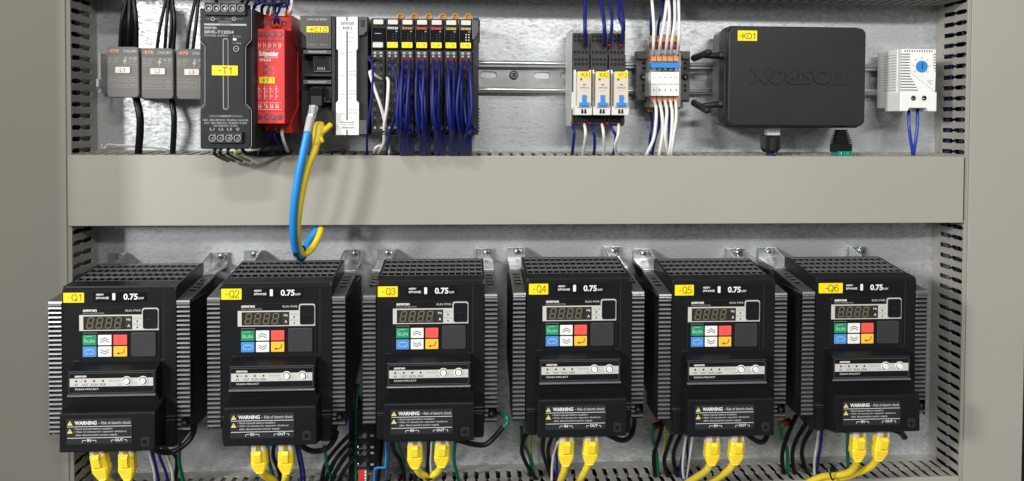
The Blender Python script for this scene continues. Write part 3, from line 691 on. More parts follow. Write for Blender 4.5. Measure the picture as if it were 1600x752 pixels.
bk = 'black cable rising from the block marked %s'
def bw(P, r, lb, g=None): return wire(P, r, W_BLK, lb, 'cable', 'cable', g)
for P in ([(199, -8, 44), (191, 33, 46), (188, 78, 40)], [(203, -8, 44), (202, 40, 47), (201, 78, 40)], [(208, -8, 44), (213, 35, 46), (213, 78, 40)]): bw(P, 1.9, bk % 'L1', 'cables above block L1')
for P in ([(261, -8, 40), (250, 43, 42), (245, 80, 40)], [(264, -8, 40), (260, 40, 45), (257.5, 80, 40)], [(268, -8, 40), (273, 33, 44), (271, 80, 40)]): bw(P, 1.5, bk % 'L2', 'cables above block L2')
for P in ([(307, -8, 38), (296, 43, 42), (292, 80, 40)], [(311, -8, 38), (306, 40, 42), (301, 80, 40)]): bw(P, 1.5, bk % 'L3', 'cables above block L3')
for P in ([(201, -8, 40), (197, 30, 40), (195, 78, 38)], [(205, -8, 40), (208, 30, 42), (208, 78, 38)]): bw(P, 1.9, bk % 'L1', 'cables above block L1')
for P in ([(266, -8, 36), (268, 35, 38), (265, 80, 38)],): bw(P, 1.5, bk % 'L2', 'cables above block L2')
bw([(211, 146, 40), (219, 186, 44), (216.5, 236, 36), (214, 250, 20)], 3.2, 'thick black cable hanging from the block marked L1')
bw([(267, 148, 40), (272, 185, 44), (270, 236, 36), (269, 250, 20)], 2.5, 'thick black cable hanging from the block marked L2')
mb = MB(); mb.tube(pts3([(159, 226, 6), (159, 231, 12), (164, 231.5, 14), (168, 226, 10), (185, 227, 8), (225, 229, 8), (262, 236, 10)]), .9, CRM, 6, 4)
tag(mb.build('retaining_strip', None, pts3([(185, 227, 0)])[0]), 'thin bent cream strip lying behind the black cables above the middle duct', 'strip')
mb = MB(); x, z = at(160, 118, 7); mb.box(x+3.5, x+5.6, -8, 27, 6, 22, LGR); mb.box(x+3.5, x+6, -3, 4, 7.8, 26, LGR)
tag(mb.build('end_stop', None, (x+4, -8, 7), .4), 'pale end clamp on the rail left of block L1', 'rail clamp')

# power supply T1 ------------------------------------------------------------------
hT = 100
TB = (*at(352, 232, hT), 7)
t = thing('power_supply', 'black power supply tagged -T1 with round terminals top and bottom', 'power supply', TB)
out = [(312.6, 14), (391.5, 14), (391.5, 62), (382.5, 72), (382.5, 163), (391.5, 172), (391.5, 229), (386, 233), (318, 233), (312.6, 229), (312.6, 172), (321.6, 163), (321.6, 72), (312.6, 62)]
mb = MB(); mb.ph(ppoly(out, hT), hT-6, hT, T1M)
pb(mb, 312, 13, 398, 233, 8, hT-6, BLKM)
body = part(mb, 'case', t, TB, .8)
mb = MB(); oi = [(u+(1.2 if u < 352 else -1.2), v) for u, v in out]
pb(mb, 319, 36.8, 385, 40.4, hT, hT+.15, LGR)
pt(mb, 'omron', 319, 41.6, 338, 46, hT+.15, LGR, .02); pt(mb, 'S8VK-T12024', 319, 47.5, 365, 53, hT+.15, LGR, .03); pt(mb, 'POWER SUPPLY', 319, 54, 357, 57.6, hT+.15, GPR, .01)
pt(mb, 'OUTPUT', 342, 32.8, 362, 35.6, hT+.15, GPR); pt(mb, 'DC 24V 5A', 344, 37.6, 360, 39.8, hT+.3, BPR)
for u in (332.5, 365.5): 
    x, z = at(u, 29.6, hT); mb.ring(circ(x, z, 1.5, 16), circ(x, z, 1.0, 16), hT, hT+.12, LGR)
for u0, u1 in ((322, 330), (335, 343), (352, 363), (368, 380)): pb(mb, u0, 29.3, u1, 29.9, hT, hT+.12, GPR)
pt(mb, 'DC ON', 364, 55.6, 376, 58.6, hT+.15, GPR); pb(mb, 364, 60, 369.5, 63.4, hT, hT+.3, WHT); pt(mb, 'V.ADJ', 363.5, 66.2, 376, 69.6, hT+.15, GPR)
pb(mb, 327, 179.8, 379, 183.6, hT, hT+.1, MGR); pt(mb, 'INPUT', 345, 180.4, 361, 183, hT+.2, LGR)
pt(mb, '3AC 380-480VAC 50/60Hz 0.4-0.5A', 317, 186, 388, 189.6, hT+.15, LGR); pt(mb, '2AC 380-480VAC 50/60Hz 0.65A', 319, 190.6, 386, 194, hT+.15, LGR); pt(mb, '450-600VDC 0.25A', 333, 195, 371, 198.2, hT+.15, LGR)
for s_, u in (('L1', 331), ('L2', 345), ('L3', 358)): pt(mb, s_, u-3, 199.8, u+4, 204, hT+.15, LGR, .01)
x, z = at(371.5, 202, hT); mb.ring(circ(x, z, 1.2, 14), circ(x, z, .9, 14), hT, hT+.12, LGR); mb.box(x-.6, x+.6, z-.1, z+.15, hT, hT+.14, LGR)
for (a, b) in zip(out, out[1:]+out[:1]):                                  # light edge line
    if abs(a[1]-b[1]) < .5: continue
    A, Bq = Vector(at(*a, hT)), Vector(at(*b, hT)); d = (Bq-A).normalized(); n_ = Vector((-d.y, d.x))
    mb.ph([tuple(A+n_*.5), tuple(Bq+n_*.5), tuple(Bq+n_*.85), tuple(A+n_*.85)], hT, hT+.1, GPR)
part(mb, 'front_print', body, TB)
mb = MB(); pb(mb, 348, 60, 357, 171.5, hT-.2, hT+.25, GPR, 1.8); pb(mb, 349.2, 61.3, 355.8, 170.2, hT, hT+.45, BLKM, 1.4); part(mb, 'indicator_slot', body, TB)
mb = MB(); x, z = at(369.5, 76.5, hT); mb.ring(circ(x, z, 2.3, 20), circ(x, z, 1.7, 20), hT, hT+.8, GPR); mb.cyl(x, z, 1.7, hT, hT+.4, BLKG); mb.box(x-1.2, x+1.2, z-.2, z+.2, hT+.4, hT+.6, GPR); part(mb, 'adjuster', body, TB)
for us, v, bb in (((326, 338.4, 350.8, 363.6, 376.4), 13.2, (319, 3.5, 383.5, 24.5)), ((332, 344.8, 358, 371), 216, (325.5, 205.5, 378.5, 224))):
    mb = MB(); pb(mb, *bb, hT-12, hT+2.5, BLKM, .6); tb_ = part(mb, 'terminal_block', t, TB, .3)
    for u in us:
        x, z = at(u, v, hT+2.5); mb = MB(); mb.ring(circ(x, z, 2.75, 20), circ(x, z, 2.2, 20), hT+2.4, hT+3.1, GPR); mb.cyl(x, z, 2.2, hT+2.0, hT+2.62, SHD, 20); mb.cyl(x+.3, z-.3, 1.25, hT+2.6, hT+2.9, STL, 14)
        mb.tube([(x+2.6, z+3.0, hT+2.7), (x+1.2, z+1.2, hT+2.9)], .35, LGR, 6, 1)
        part(mb, 'terminal', tb_, TB)
mb = MB(); pb(mb, 331, 102.4, 371.6, 118.2, hT, hT+.6, YEL, .4); ps_(mb, '-T1', 341, 105.5, 362, 116, hT+.7, DGR); part(mb, 'name_tag', t, TB, .1, 1)
for k, (u, m, nm) in enumerate(((331, W_RED, 'red'), (340, W_BLK, 'black'), (352, W_RED, 'dark red'), (364, W_YEL, 'yellow'))):
    wire([(u+6, 228, 95), (u+4, 240, 97), (u+14, 247, 80), (u+26, 252, 55)], 1.25, W_BLK if m is not W_YEL else W_GY, 'short black wire with %s sleeve under the -T1 power supply' % nm if nm not in ('yellow', 'black') else 'short %s wire under the -T1 power supply' % ('green and yellow' if nm == 'yellow' else 'plain black'), tip=(m, 3, 1.5))
wire([(376, 228, 92), (385, 240, 88), (410, 244, 70), (440, 241, 52), (456, 237, 48)], 1.4, W_BLK, 'black wire running right from under the -T1 power supply along the duct top')

# red safety relay KF1 ----------------------------------------------------------------
hK = 85; KB = (*at(422, 208, 60), 7)
t = thing('safety_relay', 'red safety relay tagged -KF1 with orange tipped wires', 'safety relay', KB)
x0, zt_ = at(399, 45, hK); x1, zb_ = at(444.6, 193, hK); xr0 = x0-3
mb = MB()
mb.box(x0, x1, zb_, zt_, 8, hK, RED)
zA, zB = at(420, 24, 62)[1], at(420, 208, 62)[1]
mb.px([(8, zB), (62, zB), (66, zB+8), (66, zb_-.5), (40, zb_+14), (40, zt_-14), (66, zt_+1), (66, zA-2), (60, zA), (8, zA)], x0-1.2, x1+1.0, RED)
bd = part(mb, 'case', t, KB, .6)
mb = MB(); ps = hK+.12
a = at(400.5, 64, hK)[1]; b = at(400.5, 174, hK)[1]
mb.box(x0+.3, x1-.3, a, a+.35, hK-.05, hK+.1, DRD); mb.box(x0+.3, x1-.3, b, b+.35, hK-.05, hK+.1, DRD)
pt(mb, 'Schneider', 404.5, 79.5, 435.5, 88, ps, WPR, .04); pt(mb, 'Electric', 414, 88.3, 435, 90.6, ps, WPR); pt(mb, 'XPS-AC', 405, 91.6, 423.5, 96, ps, WPR, .02)
for k in range(5):
    u = 403.5+8*k; pb(mb, u, 67, u+.6, 75.5, hK, ps, WPR); pb(mb, u+2.6, 68, u+3.2, 74, hK, ps, WPR); pb(mb, u, 70.6, u+4.5, 71.2, hK, ps, WPR)
pb(mb, 403, 77, 438, 77.6, hK, ps, WPR)
for k in range(4):
    u = 404+9*k; pb(mb, u, 134, u+.6, 155, hK, ps, WPR); pb(mb, u-1.4, 139, u+3.4, 139.6, hK, ps, WPR); pb(mb, u+2.4, 143, u+5, 143.6, hK, ps, WPR); pb(mb, u, 150, u+4, 150.6, hK, ps, WPR)
    pb(mb, u, 161.8, u+.6, 170, hK, ps, WPR); pb(mb, u+3, 163, u+3.6, 168, hK, ps, WPR); pt(mb, ('A1', '13', '23', '33')[k], u, 165.5, u+5, 169, ps, WPR)
pb(mb, 402, 160.3, 440, 160.9, hK, ps, WPR); pb(mb, 402, 171, 440, 171.6, hK, ps, WPR)
pt(mb, 'Power', 420, 102.5, 429, 105, ps, GPR); pt(mb, 'Fuse', 420, 106, 428, 108, ps, GPR); pt(mb, 'K1/K2', 420, 112.4, 430, 115, ps, GPR)
part(mb, 'front_print', bd, KB)
for v in (104, 114):
    mb = MB(); x, z = at(414.5, v, hK); mb.ring(circ(x, z, 1.4, 16), circ(x, z, 1.0, 16), hK, hK+.3, DRD); mb.cyl(x, z, 1.0, hK, hK+.35, MGR, 14); part(mb, 'indicator_lamp', t, KB)
mb = MB(); pb(mb, 405, 120.3, 429.4, 130.6, hK, hK+.4, YEL, .3); ps_(mb, '-KF1', 408, 122, 426, 129, hK+.5, DGR); part(mb, 'name_tag', t, KB, .1, 1)
for us, v, h_ in (((407, 417, 426.6, 437), 54.5, hK), ((406, 417.4, 427.6, 437.4), 183.4, hK), ((400.5, 414.5, 424, 443), 36.5, 66)):
    for u in us:
        mb = MB(); x, z = at(u, v, h_); mb.cyl(x, z, 2.1, h_-.1, h_+.08, DRD, 18); mb.cyl(x, z, 1.75, h_, h_+.6, STL, 16, 1.5); mb.box(x-1.4, x+1.4, z-.18, z+.18, h_+.6, h_+.7, MGR); part(mb, 'screw', t, KB)
lab = 'navy wire with orange tip entering the top of the red -KF1 relay'
g_ = 'orange tipped navy wires above KF1'
for P in ([(428, 43, 70), (430, 30, 78), (436, 16, 66), (443, -6, 44)], [(436, 43, 70), (434, 28, 80), (428, 14, 66), (430, -6, 44)]): wire(P, 1.15, W_NAVY, lab, group=g_, tip=(ORG, 7, 1.9))
for P in ([(417, 27, 58), (420, 12, 60), (430, -6, 46)], [(425, 26, 56), (430, 12, 58), (420, -6, 46)], [(447.5, 27, 56), (449, 14, 62), (442, -6, 46)]): wire(P, 1.05, W_NAVY, lab, group=g_, tip=(ORG, 6, 1.7))
wire([(450, 26, 60), (455, 12, 66), (456, -8, 52)], 1.4, W_WHT, 'white wire with orange tip at the top right of the red -KF1 relay', tip=(ORG, 7, 2.0))
wire([(408, -6, 44), (400, 8, 60), (396, 18, 62), (404, 30, 50)], 1.2, W_BLK, 'black wire curving down behind the top of the red -KF1 relay')
for P in ([(418, 197, 62), (420, 212, 64), (412, 228, 56), (404, 243, 36)], [(430, 197, 62), (429, 214, 66), (440, 230, 58), (446, 244, 36)]): wire(P, 1.1, W_NAVY, 'navy wire with orange tip leaving the bottom of the red -KF1 relay', group='navy wires under KF1', tip=(ORG, 5, 1.7))
wire([(440, 197, 64), (441, 212, 70), (446, 228, 62), (453, 244, 36)], 1.4, W_WHT, 'white wire with orange tip leaving the bottom of the red -KF1 relay', tip=(ORG, 6, 1.9))

for k_, (P, m_, c_) in enumerate((([(384, 8, 60), (392, -2, 72), (404, 6, 74), (416, -8, 60)], W_BLK, 'black wire looping at the frame edge between -T1 and -KF1'),
  ([(396, 24, 60), (398, 8, 72), (412, 2, 76), (424, -8, 56)], W_NAVY, 'navy wire looping over the top left corner of the -KF1 relay'),
  ([(409, 24, 62), (412, 8, 78), (440, 6, 74), (450, -8, 50)], W_BLK, 'black wire crossing behind the navy wires above the -KF1 relay'),
  ([(400, -8, 40), (420, 6, 56), (444, 10, 64), (452, 2, 60), (448, -8, 50)], W_NAVY, 'navy wire slung sideways above the -KF1 relay'),
  ([(378, 3, 98), (384, -3, 90), (396, -8, 70)], W_BLK, 'black wire leaving the top right terminal of the -T1 power supply'),
  ([(338, 3, 98), (341, -4, 92), (344, -10, 80)], W_BLK, 'black wire leaving the second top terminal of the -T1 power supply'))):
    wire(P, 1.3, m_, c_)
# controller KC1.0 --------------------------------------------------------------------
hC = 72; CB = (*at(512, 211, hC), 7)
t = thing('controller', 'black controller tagged -KC1.0 with a white indicator strip', 'controller', CB)
mb = MB(); pb(mb, 470, 25, 521, 76, 8, hC-3, BLKM); pb(mb, 471, 76, 521, 196, 8, hC-14, BLKM); pb(mb, 519, 25.5, 575, 211, 8, hC-4, DGR)
pb(mb, 474, 115, 519, 120, 30, hC-4, BLKM); bd = part(mb, 'case', t, CB, .5)
mb = MB(); mb.ph(ppoly([(469, 24.6), (517, 24.6), (517, 76), (478.5, 76), (478.5, 58), (469, 48)], hC), hC-6, hC, MGR)
for u in (481, 486, 491, 496, 501, 506, 511): pb(mb, u, 34, u+1.8, 71, hC, hC+.35, MGR)
pt(mb, 'NX102-9000', 481, 28.8, 511, 32.2, hC+.2, LGR, .02); pt(mb, 'PORT1', 482, 69, 493, 71.6, hC+.6, GPR); pt(mb, 'PORT2', 500, 69, 511, 71.6, hC+.6, GPR); part(mb, 'battery_cover', t, CB, .35)
mb = MB(); pb(mb, 479, 41, 513.4, 51.2, hC, hC+.7, YEL, .3); ps_(mb, '-KC1.0', 482, 43, 510.5, 49.8, hC+.8, DGR); part(mb, 'name_tag', t, CB, .1, 1)
for v in (78, 125):
    mb = MB(); pb(mb, 474, v, 517.6, v+6.4, 30, hC-1, MGR, .6); pt(mb, 'EtherNet/IP' if v < 100 else 'EtherCAT', 482, v+1.6, 510, v+4.6, hC-.9, LGR, .02)
    sk = part(mb, 'port_header', t, CB, .3)
    mb = MB(); v0 = v+10; zz = at(490, v0, hC-13)[1]
    pb(mb, 489, v0, 518, v0+26, 20, hC-6, BLKM); pb(mb, 492, v0+2, 514, v0+22, hC-7, hC-5.8, SHD); pb(mb, 496, v0+1, 509, v0+3, hC-6, hC-5.4, BLKG)
    for k in range(5): pb(mb, 496+2.6*k, v0+17, 497.2+2.6*k, v0+22, hC-6, hC-5.3, GLD if k % 2 else LGR)
    pb(mb, 491, v0+23, 517, v0+25, hC-6, hC-5, MGR); part(mb, 'network_socket', t, CB, .2, 1)
mb = MB()
mb.ph(ppoly([(525.8, 26.4), (558.8, 26.4), (558.8, 76.5), (556.6, 79), (556.6, 157), (560.6, 161), (560.6, 211), (525, 211), (525, 161), (528.6, 157), (528.6, 79), (525.8, 76.5)], hC), hC-5, hC, WHT)
for a, b in ((26.6, 33), (49, 188), (203, 211)): pb(mb, 541.2, a, 543.2, b, hC-.1, hC+.12, BPR)
pt(mb, 'omron', 532, 34.6, 553, 39.2, hC+.15, MGR, .01); pt(mb, 'NX1', 536, 41.4, 549.5, 46.4, hC+.15, MGR, .02)
for v, s_ in ((51.5, 'RUN'), (58.5, 'ERROR'), (65, 'BUSY'), (82, 'PWR'), (87.5, 'SD'), (112, 'NET RUN'), (117, 'NET ERR'), (123.5, 'L/A'), (142, 'NET RUN'), (147, 'NET ERR'), (153.5, 'L/A'), (171.5, 'NET RUN'), (177, 'NET ERR'), (183.5, 'L/A')): pt(mb, s_, 544.4, v-1.3, 544.4+len(s_)*1.9, v+1.3, hC+.15, GPR)
for v in (84, 118, 148, 178): pt(mb, 'PORT', 531.5, v-1.2, 540, v+1.2, hC+.15, GPR)
pt(mb, 'EtherNet/IP', 532, 190, 554, 192.4, hC+.15, BPR, .01); pt(mb, 'Opc UA', 533, 194, 553, 196.4, hC+.15, BPR, .01); pt(mb, 'EtherCAT', 535, 198, 554, 201, hC+.15, BPR, .02)
part(mb, 'indicator_strip', t, CB, .2, 1)
mb = MB(); mb.ph(ppoly([(561, 27), (573.6, 27), (573.6, 48), (567, 55), (561, 55)], hC), hC-5, hC-.4, MGR); pb(mb, 563, 31, 570, 42, hC-.5, hC-.1, DGR); pb(mb, 561, 188, 573, 210, hC-5, hC-.4, MGR); pb(mb, 518.6, 27, 523.6, 211, hC-5, hC-.6, DGR, .6)
part(mb, 'side_clip', t, CB, .4)

# I/O modules ---------------------------------------------------------------------------
hI = 70
def io_module():
    t = thing('terminal_module', 'x', 'input output module', (0, 0, 7), 'slim terminal modules beside the controller')
    W_ = 12.05; Ht = 97.6      # local x 0..12, z 0..97.6 measured up from the foot
    q = hI-7
    mb = MB(); mb.box(.12, W_-.12, 0, Ht, 0, q-2, BLKM); mb.box(.5, W_-.5, Ht-26.5, Ht-8, q-2, q-.6, BLKG); b = part(mb, 'case', t, None, .4)
    mb = MB(); mb.box(.7, W_-.7, 2, 70, q-2, q, BLKM)
    for r_ in range(8):
        z = 62.6-7.4*r_
        for sx in (-1, 1):
            x = W_/2+sx*2.55
            mb.cyl(x, z, 1.45, q-.5, q+.05, SHD, 12); mb.box(x-1.0, x+1.0, z+2.6, z+4.2, q, q+.2, MGR if r_ else LGR)
        mb.box(W_/2-.35, W_/2+.35, z+1, z+4, q, q+.3, MGR)
    mb.box(1.5, W_-1.5, 66.8, 70.2, q, q+.8, MGR)
    for sx in (-1, 1):
        mb.cyl(W_/2+sx*2.4, 68.4, 1.05, q+.8, q+1.0, LGR, 12)
        mb.box(W_/2+sx*2.5-.8, W_/2+sx*2.5+.8, 5.2, 6.8, q, q+.3, LGR)
    part(mb, 'terminal_strip', t, None, .1, 1)
    mb = MB(); mb.rbox(2.2, 10.4, Ht-5.4, Ht-1.4, q-2, q+.4, CRM, .8); part(mb, 'cap', t, None, .3)
    return t
io0 = io_module(); ctr = [590.6, 613.3, 636.1, 658.8, 681.6, 704.3, 727.2]
nm = [None, 'PF0730', 'ID5442', 'ID4442', 'ID4442', 'OD5256', 'OD4256']; cm = [None, WPR, ORD, ORD, ORD, YPR, YPR] if False else [None, WPR, OTR, RDB, RDB, YPR, YPR]
ordn = ['first slim terminal module, with a beige tag, next to the white strip', 'slim terminal module marked PF0730 with yellow tag 1', 'slim terminal module marked ID5442 with yellow tag 2', 'slim terminal module marked ID4442 with yellow tag 3', 'slim terminal module marked ID4442 with yellow tag 4', 'slim terminal module marked OD5256 with yellow tag 5', 'slim terminal module marked OD4256 with yellow tag 6, last of the row']
ios = []
mods = [io0]+[copy_tree(io0) for _ in range(6)]
for i, u in enumerate(ctr):
    m = mods[i]; xa = at(u-11.4, 211, hI)[0]; z0 = at(u, 211, hI)[1]
    m.location = (xa*S, -.007, z0*S); m['label'] = ordn[i]; ios.append((m, xa, z0)); q = hI-7; mb = MB()
    mb.rbox(1.4, 10.6, 72.4, 77.6, q-2, q+1.4, MGR, .8)
    if i == 0: mb.rbox(1.9, 10.2, 72.9, 77.1, q+1.4, q+1.8, CRM, .7)
    else:
        mb.rbox(1.7, 10.4, 72.8, 77.3, q+1.4, q+1.8, YEL, .5); mb.stroke('1', 2.9, 3.8, 74, 76.2, q+1.9, DGR, .6); mb.stroke('%d' % i, 6.9, 8.7, 74, 76.2, q+1.9, DGR, .6)
    part(mb, 'name_tag', m)
    mb = MB()
    if nm[i]:
        mb.text(nm[i], 1.9, 10.3, Ht_ if False else 88.2, 90.2, q-.5, cm[i], .02)
        for r_ in range(4):
            for sx in (0, 1): mb.box(5.9+2.3*sx, 6.9+2.3*sx, 84.8-2.3*r_-1.0, 84.8-2.3*r_, q-.6, q-.45, CRM if i == 6 else DGR)
        mb.box(8.3, 9.9, 86.2, 87.0, q-.6, q-.45, GPR)
    else: mb.box(3.2, 8.6, 84.4, 85.0, q-.6, q-.45, GPR)
    part(mb, 'module_print', m)
    if i >= 2 or True:
        if i >= 1:
            uu = (626, 648, 670, 692, 712, 732)[i-1]; x, z = at(uu, 26.5, hI-6); x -= xa; z -= z0
            mb = MB(); mb.ring(circ(x, z, 3.2, 20), circ(x, z, 1.7, 20), q-12, q-6, AMB); mb.cyl(x, z, 2.6, q-10, q-7, AMB, 18)
            part(mb, 'marker_knob', m, None, .4)
t = thing('end_cover', 'dark grey ribbed end cover closing the row of slim modules', 'end cover', (*at(744, 211, hI), 7)); EB = (*at(744, 211, hI), 7)
mb = MB(); pb(mb, 738.6, 27.5, 747.5, 211, 8, hI-2, DGR); x = at(747.5, 100, hI-2)[0]
for v in list(range(32, 66, 5))+list(range(170, 206, 5)):
    z = at(748, v, hI-6)[1]; mb.box(x-.2, x+1.4, z-.8, z+.5, 40, hI-5, MGR)
mb.ph(ppoly([(738, 32), (747.8, 32), (747.8, 50), (741, 62), (738, 62)], hI), hI-2, hI-.6, MGR); part(mb, 'cover', t, EB, .4)

# navy field wires of the modules
bund = {2: (627, 648), 3: (660, 673), 4: (681, 694), 5: (701, 716), 6: (720, 735)}
oname = {2: 'ID5442', 3: 'left ID4442', 4: 'right ID4442', 5: 'OD5256', 6: 'OD4256'}
rnd = random.Random(11)
for i in range(2, 7):
    m, xa, z0 = ios[i]
    rows = [0, 0, 1, 1, 2, 2, 3, 4, 4, 5, 6] if i in (2, 5, 6) else [0, 0, 1, 2, 2, 3, 4, 4, 5]
    for k, r_ in enumerate(rows):
        sx = -1 if k % 2 == 0 else 1
        x = xa+6.02+sx*2.55; z = z0+62.6-7.4*r_
        b0, b1 = bund[i]; ub = b0+(b1-b0)*(k+.5)/len(rows)+rnd.uniform(-1.5, 1.5)
        xb, zb = at(ub, 240, 44)
        bow = 7+2.6*(len(rows)-k)*.45+rnd.uniform(0, 6)
        xm = x*.62+xb*.38+rnd.uniform(-1.2, 1.2)+(3 if i == 6 and sx > 0 else 0)
        zm = z*.5+zb*.5
        side_ = rnd.uniform(-3.4, 3.4)
        xc_ = (xb+at((b0+b1)/2, 240, 60)[0])/2
        P = [(x, z, hI-1), (x+rnd.uniform(-.3, .3), z-3, hI+3), (x*.8+xm*.2+side_*.5, z-12 if z-12 > zm+6 else z-7, hI+bow*.8), (xm+side_, zm, hI+bow), (xc_*.6+xm*.4+side_*.9, zb+24, hI+bow*.8), (xc_*.45+xb*.55+side_*.4, zb+13, hI+1), (xb+side_*.3, zb+4, 58), (xb+rnd.uniform(-1, 1), zb-3, 44), (xb, zb-14, 30)]
        mb = MB(); mb.tube(P, 1.3, W_NAVY, 8, 4)
        mb.ring([(a_, b_) for a_, b_ in circ(x, z, 1.75, 12)], circ(x, z, 1.1, 12), hI-.1, hI+1.0, DRD)
        tag(mb.build('wire', None, P[0]), 'navy wire hanging in the bundle below the %s module' % oname[i], 'wire', 'navy wires from module %s' % oname[i])
for i, (a, b) in {2: (622, 650), 3: (656, 676)}.items():
    Q = pts3([(a, 214, 72), ((a+b)/2, 218, 82), (b, 213, 72), ((a+b)/2, 212, 60)]); mb = MB(); mb.tube(Q+[Q[0]], .7, W_BLK, 6, 5); tag(mb.build('cable_tie', None, Q[0]), 'black cable tie round the navy wires under the %s module' % oname[i], 'cable tie')
wire([(582.5, 94, 71), (577, 89, 76), (578, 94, 80), (582, 104, 80), (581, 150, 80), (574, 205, 70), (574, 240, 44), (577, 246, 30)], 1.15, W_NAVY, 'single navy wire along the left edge of the first slim module', tip=(DRD, 2, 1.4))
wire([(607, 94, 71), (612, 102, 80), (619, 122, 82), (620, 165, 82), (610, 205, 72), (604, 240, 44), (604, 250, 28)], 1.15, W_NAVY, 'single navy wire crossing the front of module PF0730', tip=(DRD, 2, 1.4))
wire([(596, 124, 71), (587, 119, 78), (578, 112, 80), (584, 135, 80), (596, 170, 78), (604, 205, 66), (609, 243, 44)], 1.35, W_WHT, 'white wire slanting right down the first slim module')
wire([(605, 122, 71), (607, 130, 80), (605, 165, 80), (600, 200, 70), (600, 222, 60), (590, 240, 44)], 1.45, W_WHT, 'white wire hanging straight below module PF0730')
wire([(598, 226, 52), (588, 230, 54), (584, 240, 44)], 1.3, W_WHT, 'pale loose wire end curling onto the duct below the slim modules')

# interface relays --------------------------------------------------------------------------
hR = 50
def relay():
    t = thing('plug_in_relay', 'x', 'relay', (0, 0, 7), 'plug-in relays in the middle of the rail')
    W_ = 15.9; q = hR-7; Ht = 86
    mb = MB(); mb.box(0.15, W_-.15, 0, Ht-3, 0, q-6, LGR)
    mb.px([(0, Ht-3), (q-8, Ht-3), (q-14, Ht), (0, Ht)], .4, 3.5, LGR); mb.px([(0, Ht-3), (q-8, Ht-3), (q-14, Ht), (0, Ht)], 6, 9.6, LGR); mb.px([(0, Ht-3), (q-8, Ht-3), (q-14, Ht), (0, Ht)], 12, 15.3, LGR)
    mb.box(.6, W_-.6, 56, 82, q-6, q-1.5, SOCK); mb.box(.6, W_-.6, 29.5, 63, q-6, q+1.5, SOCK); mb.box(.6, W_-.6, 1.5, 15, q-6, q-1, SOCK)
    mb.box(.3, W_-.3, 15, 30, q-6, q+2, WHT)
    b = part(mb, 'socket', t, None, .4)
    def grid(zs, h_, m=SHD):
        mb = MB()
        for z in zs:
            for k in range(4): mb.box(1.6+3.35*k, 3.9+3.35*k, z, z+2.5, h_-1, h_+.05, m)
        return mb
    part(grid((77.6, 74.0), q-1.5), 'spring_terminals', t); part(grid((62.8+1.0,), q-1.5), 'spring_terminals', t)
    part(grid((57.2, 53.2), q+1.5), 'spring_terminals', t); part(grid((44.4, 40.4), q+1.5), 'spring_terminals', t); part(grid((10.8, 6.8), q-1), 'spring_terminals', t)
    mb = MB(); mb.rbox(2.2, 14.2, 16.4, 47, 30, q+18, BEI, .6); mb.box(1.0, 2.1, 17, 49, 30, q+10, WHT); mb.box(14.3, 15.2, 17, 49, 30, q+10, WHT)
    r_ = part(mb, 'relay_body', t, None, .4); T_ = q+18
    mb = MB(); mb.cyl(5.4, 40.2, .9, T_, T_+.15, BPR, 14); mb.cyl(5.4, 40.2, .45, T_+.1, T_+.2, GRB, 10); mb.box(6.9, 9.4, 35.4, 36.2, T_, T_+.12, BPR); mb.text('OMRON', 4.2, 12.0, 32.4, 34.0, T_+.1, MGR); mb.text('24VDC', 5.6, 10.6, 30.2, 31.2, T_+.1, LGR); part(mb, 'relay_print', r_)
    mb = MB(); mb.box(6.2, 9.8, 19.6, 27.0, T_-1, T_+1.2, BLP); mb.box(3.8, 12.2, 17.6, 20.6, T_-1, T_+2, BLP); part(mb, 'release_lever', t, None, .3)
    mb = MB(); mb.px([(q+2, 9.8), (T_-3, 9.8), (T_-1, 17.2), (q+2, 17.2)], .6, W_-.6, WHT)
    for x in (6.0, 8.6): mb.box(x, x+1.7, 11.3, 15.6, T_-3.4, T_-1.6, SHD)
    part(mb, 'lever_base', t, None, .3)
    return t
rl0 = relay(); rls = [rl0, copy_tree(rl0), copy_tree(rl0)]
for i, (u, s_) in enumerate(((893, 'KA1'), (921, 'KA2'), (949.4, 'KF2'))):
    x, z = at(u, 197.5, hR); rls[i].location = (x*S, -.007, z*S)
    rls[i]['label'] = 'beige relay tagged -%s in a dark socket, %s of the three' % (s_, ('left', 'middle', 'right')[i])
    mb = MB(); T_ = hR-7+18; mb.rbox(3.4, 13.6, 41.6, 46.8, T_, T_+.4, YEL, .2); mb.stroke('-'+s_, 4.4, 12.8, 42.6, 45.8, T_+.5, DGR); part(mb, 'name_tag', rls[i], None, .08, 1)
nv = 'navy wire into the top of the relay tagged -%s'
for P, s_ in (([(915.5, 71, 52), (914, 45, 62), (914, 15, 54), (914, -8, 40)], 'KA1'), ([(944, 71, 52), (944.5, 45, 62), (942, 22, 56), (937, -8, 40)], 'KA2'), ([(953, 71, 52), (956, 40, 62), (955, 18, 56), (950, -8, 40)], 'KF2'), ([(971, 71, 52), (973, 45, 62), (967, 25, 56), (966, -8, 40)], 'KF2'), ([(972, 68, 52), (975, 40, 58), (972, 18, 52), (969, -8, 40)], 'KF2')):
    wire(P, 1.7 if s_ != 'KF2' else 1.4, W_NAVY, nv % s_, group='navy wires above the relays '+s_, tip=(DRD, 1.5, 1.7))
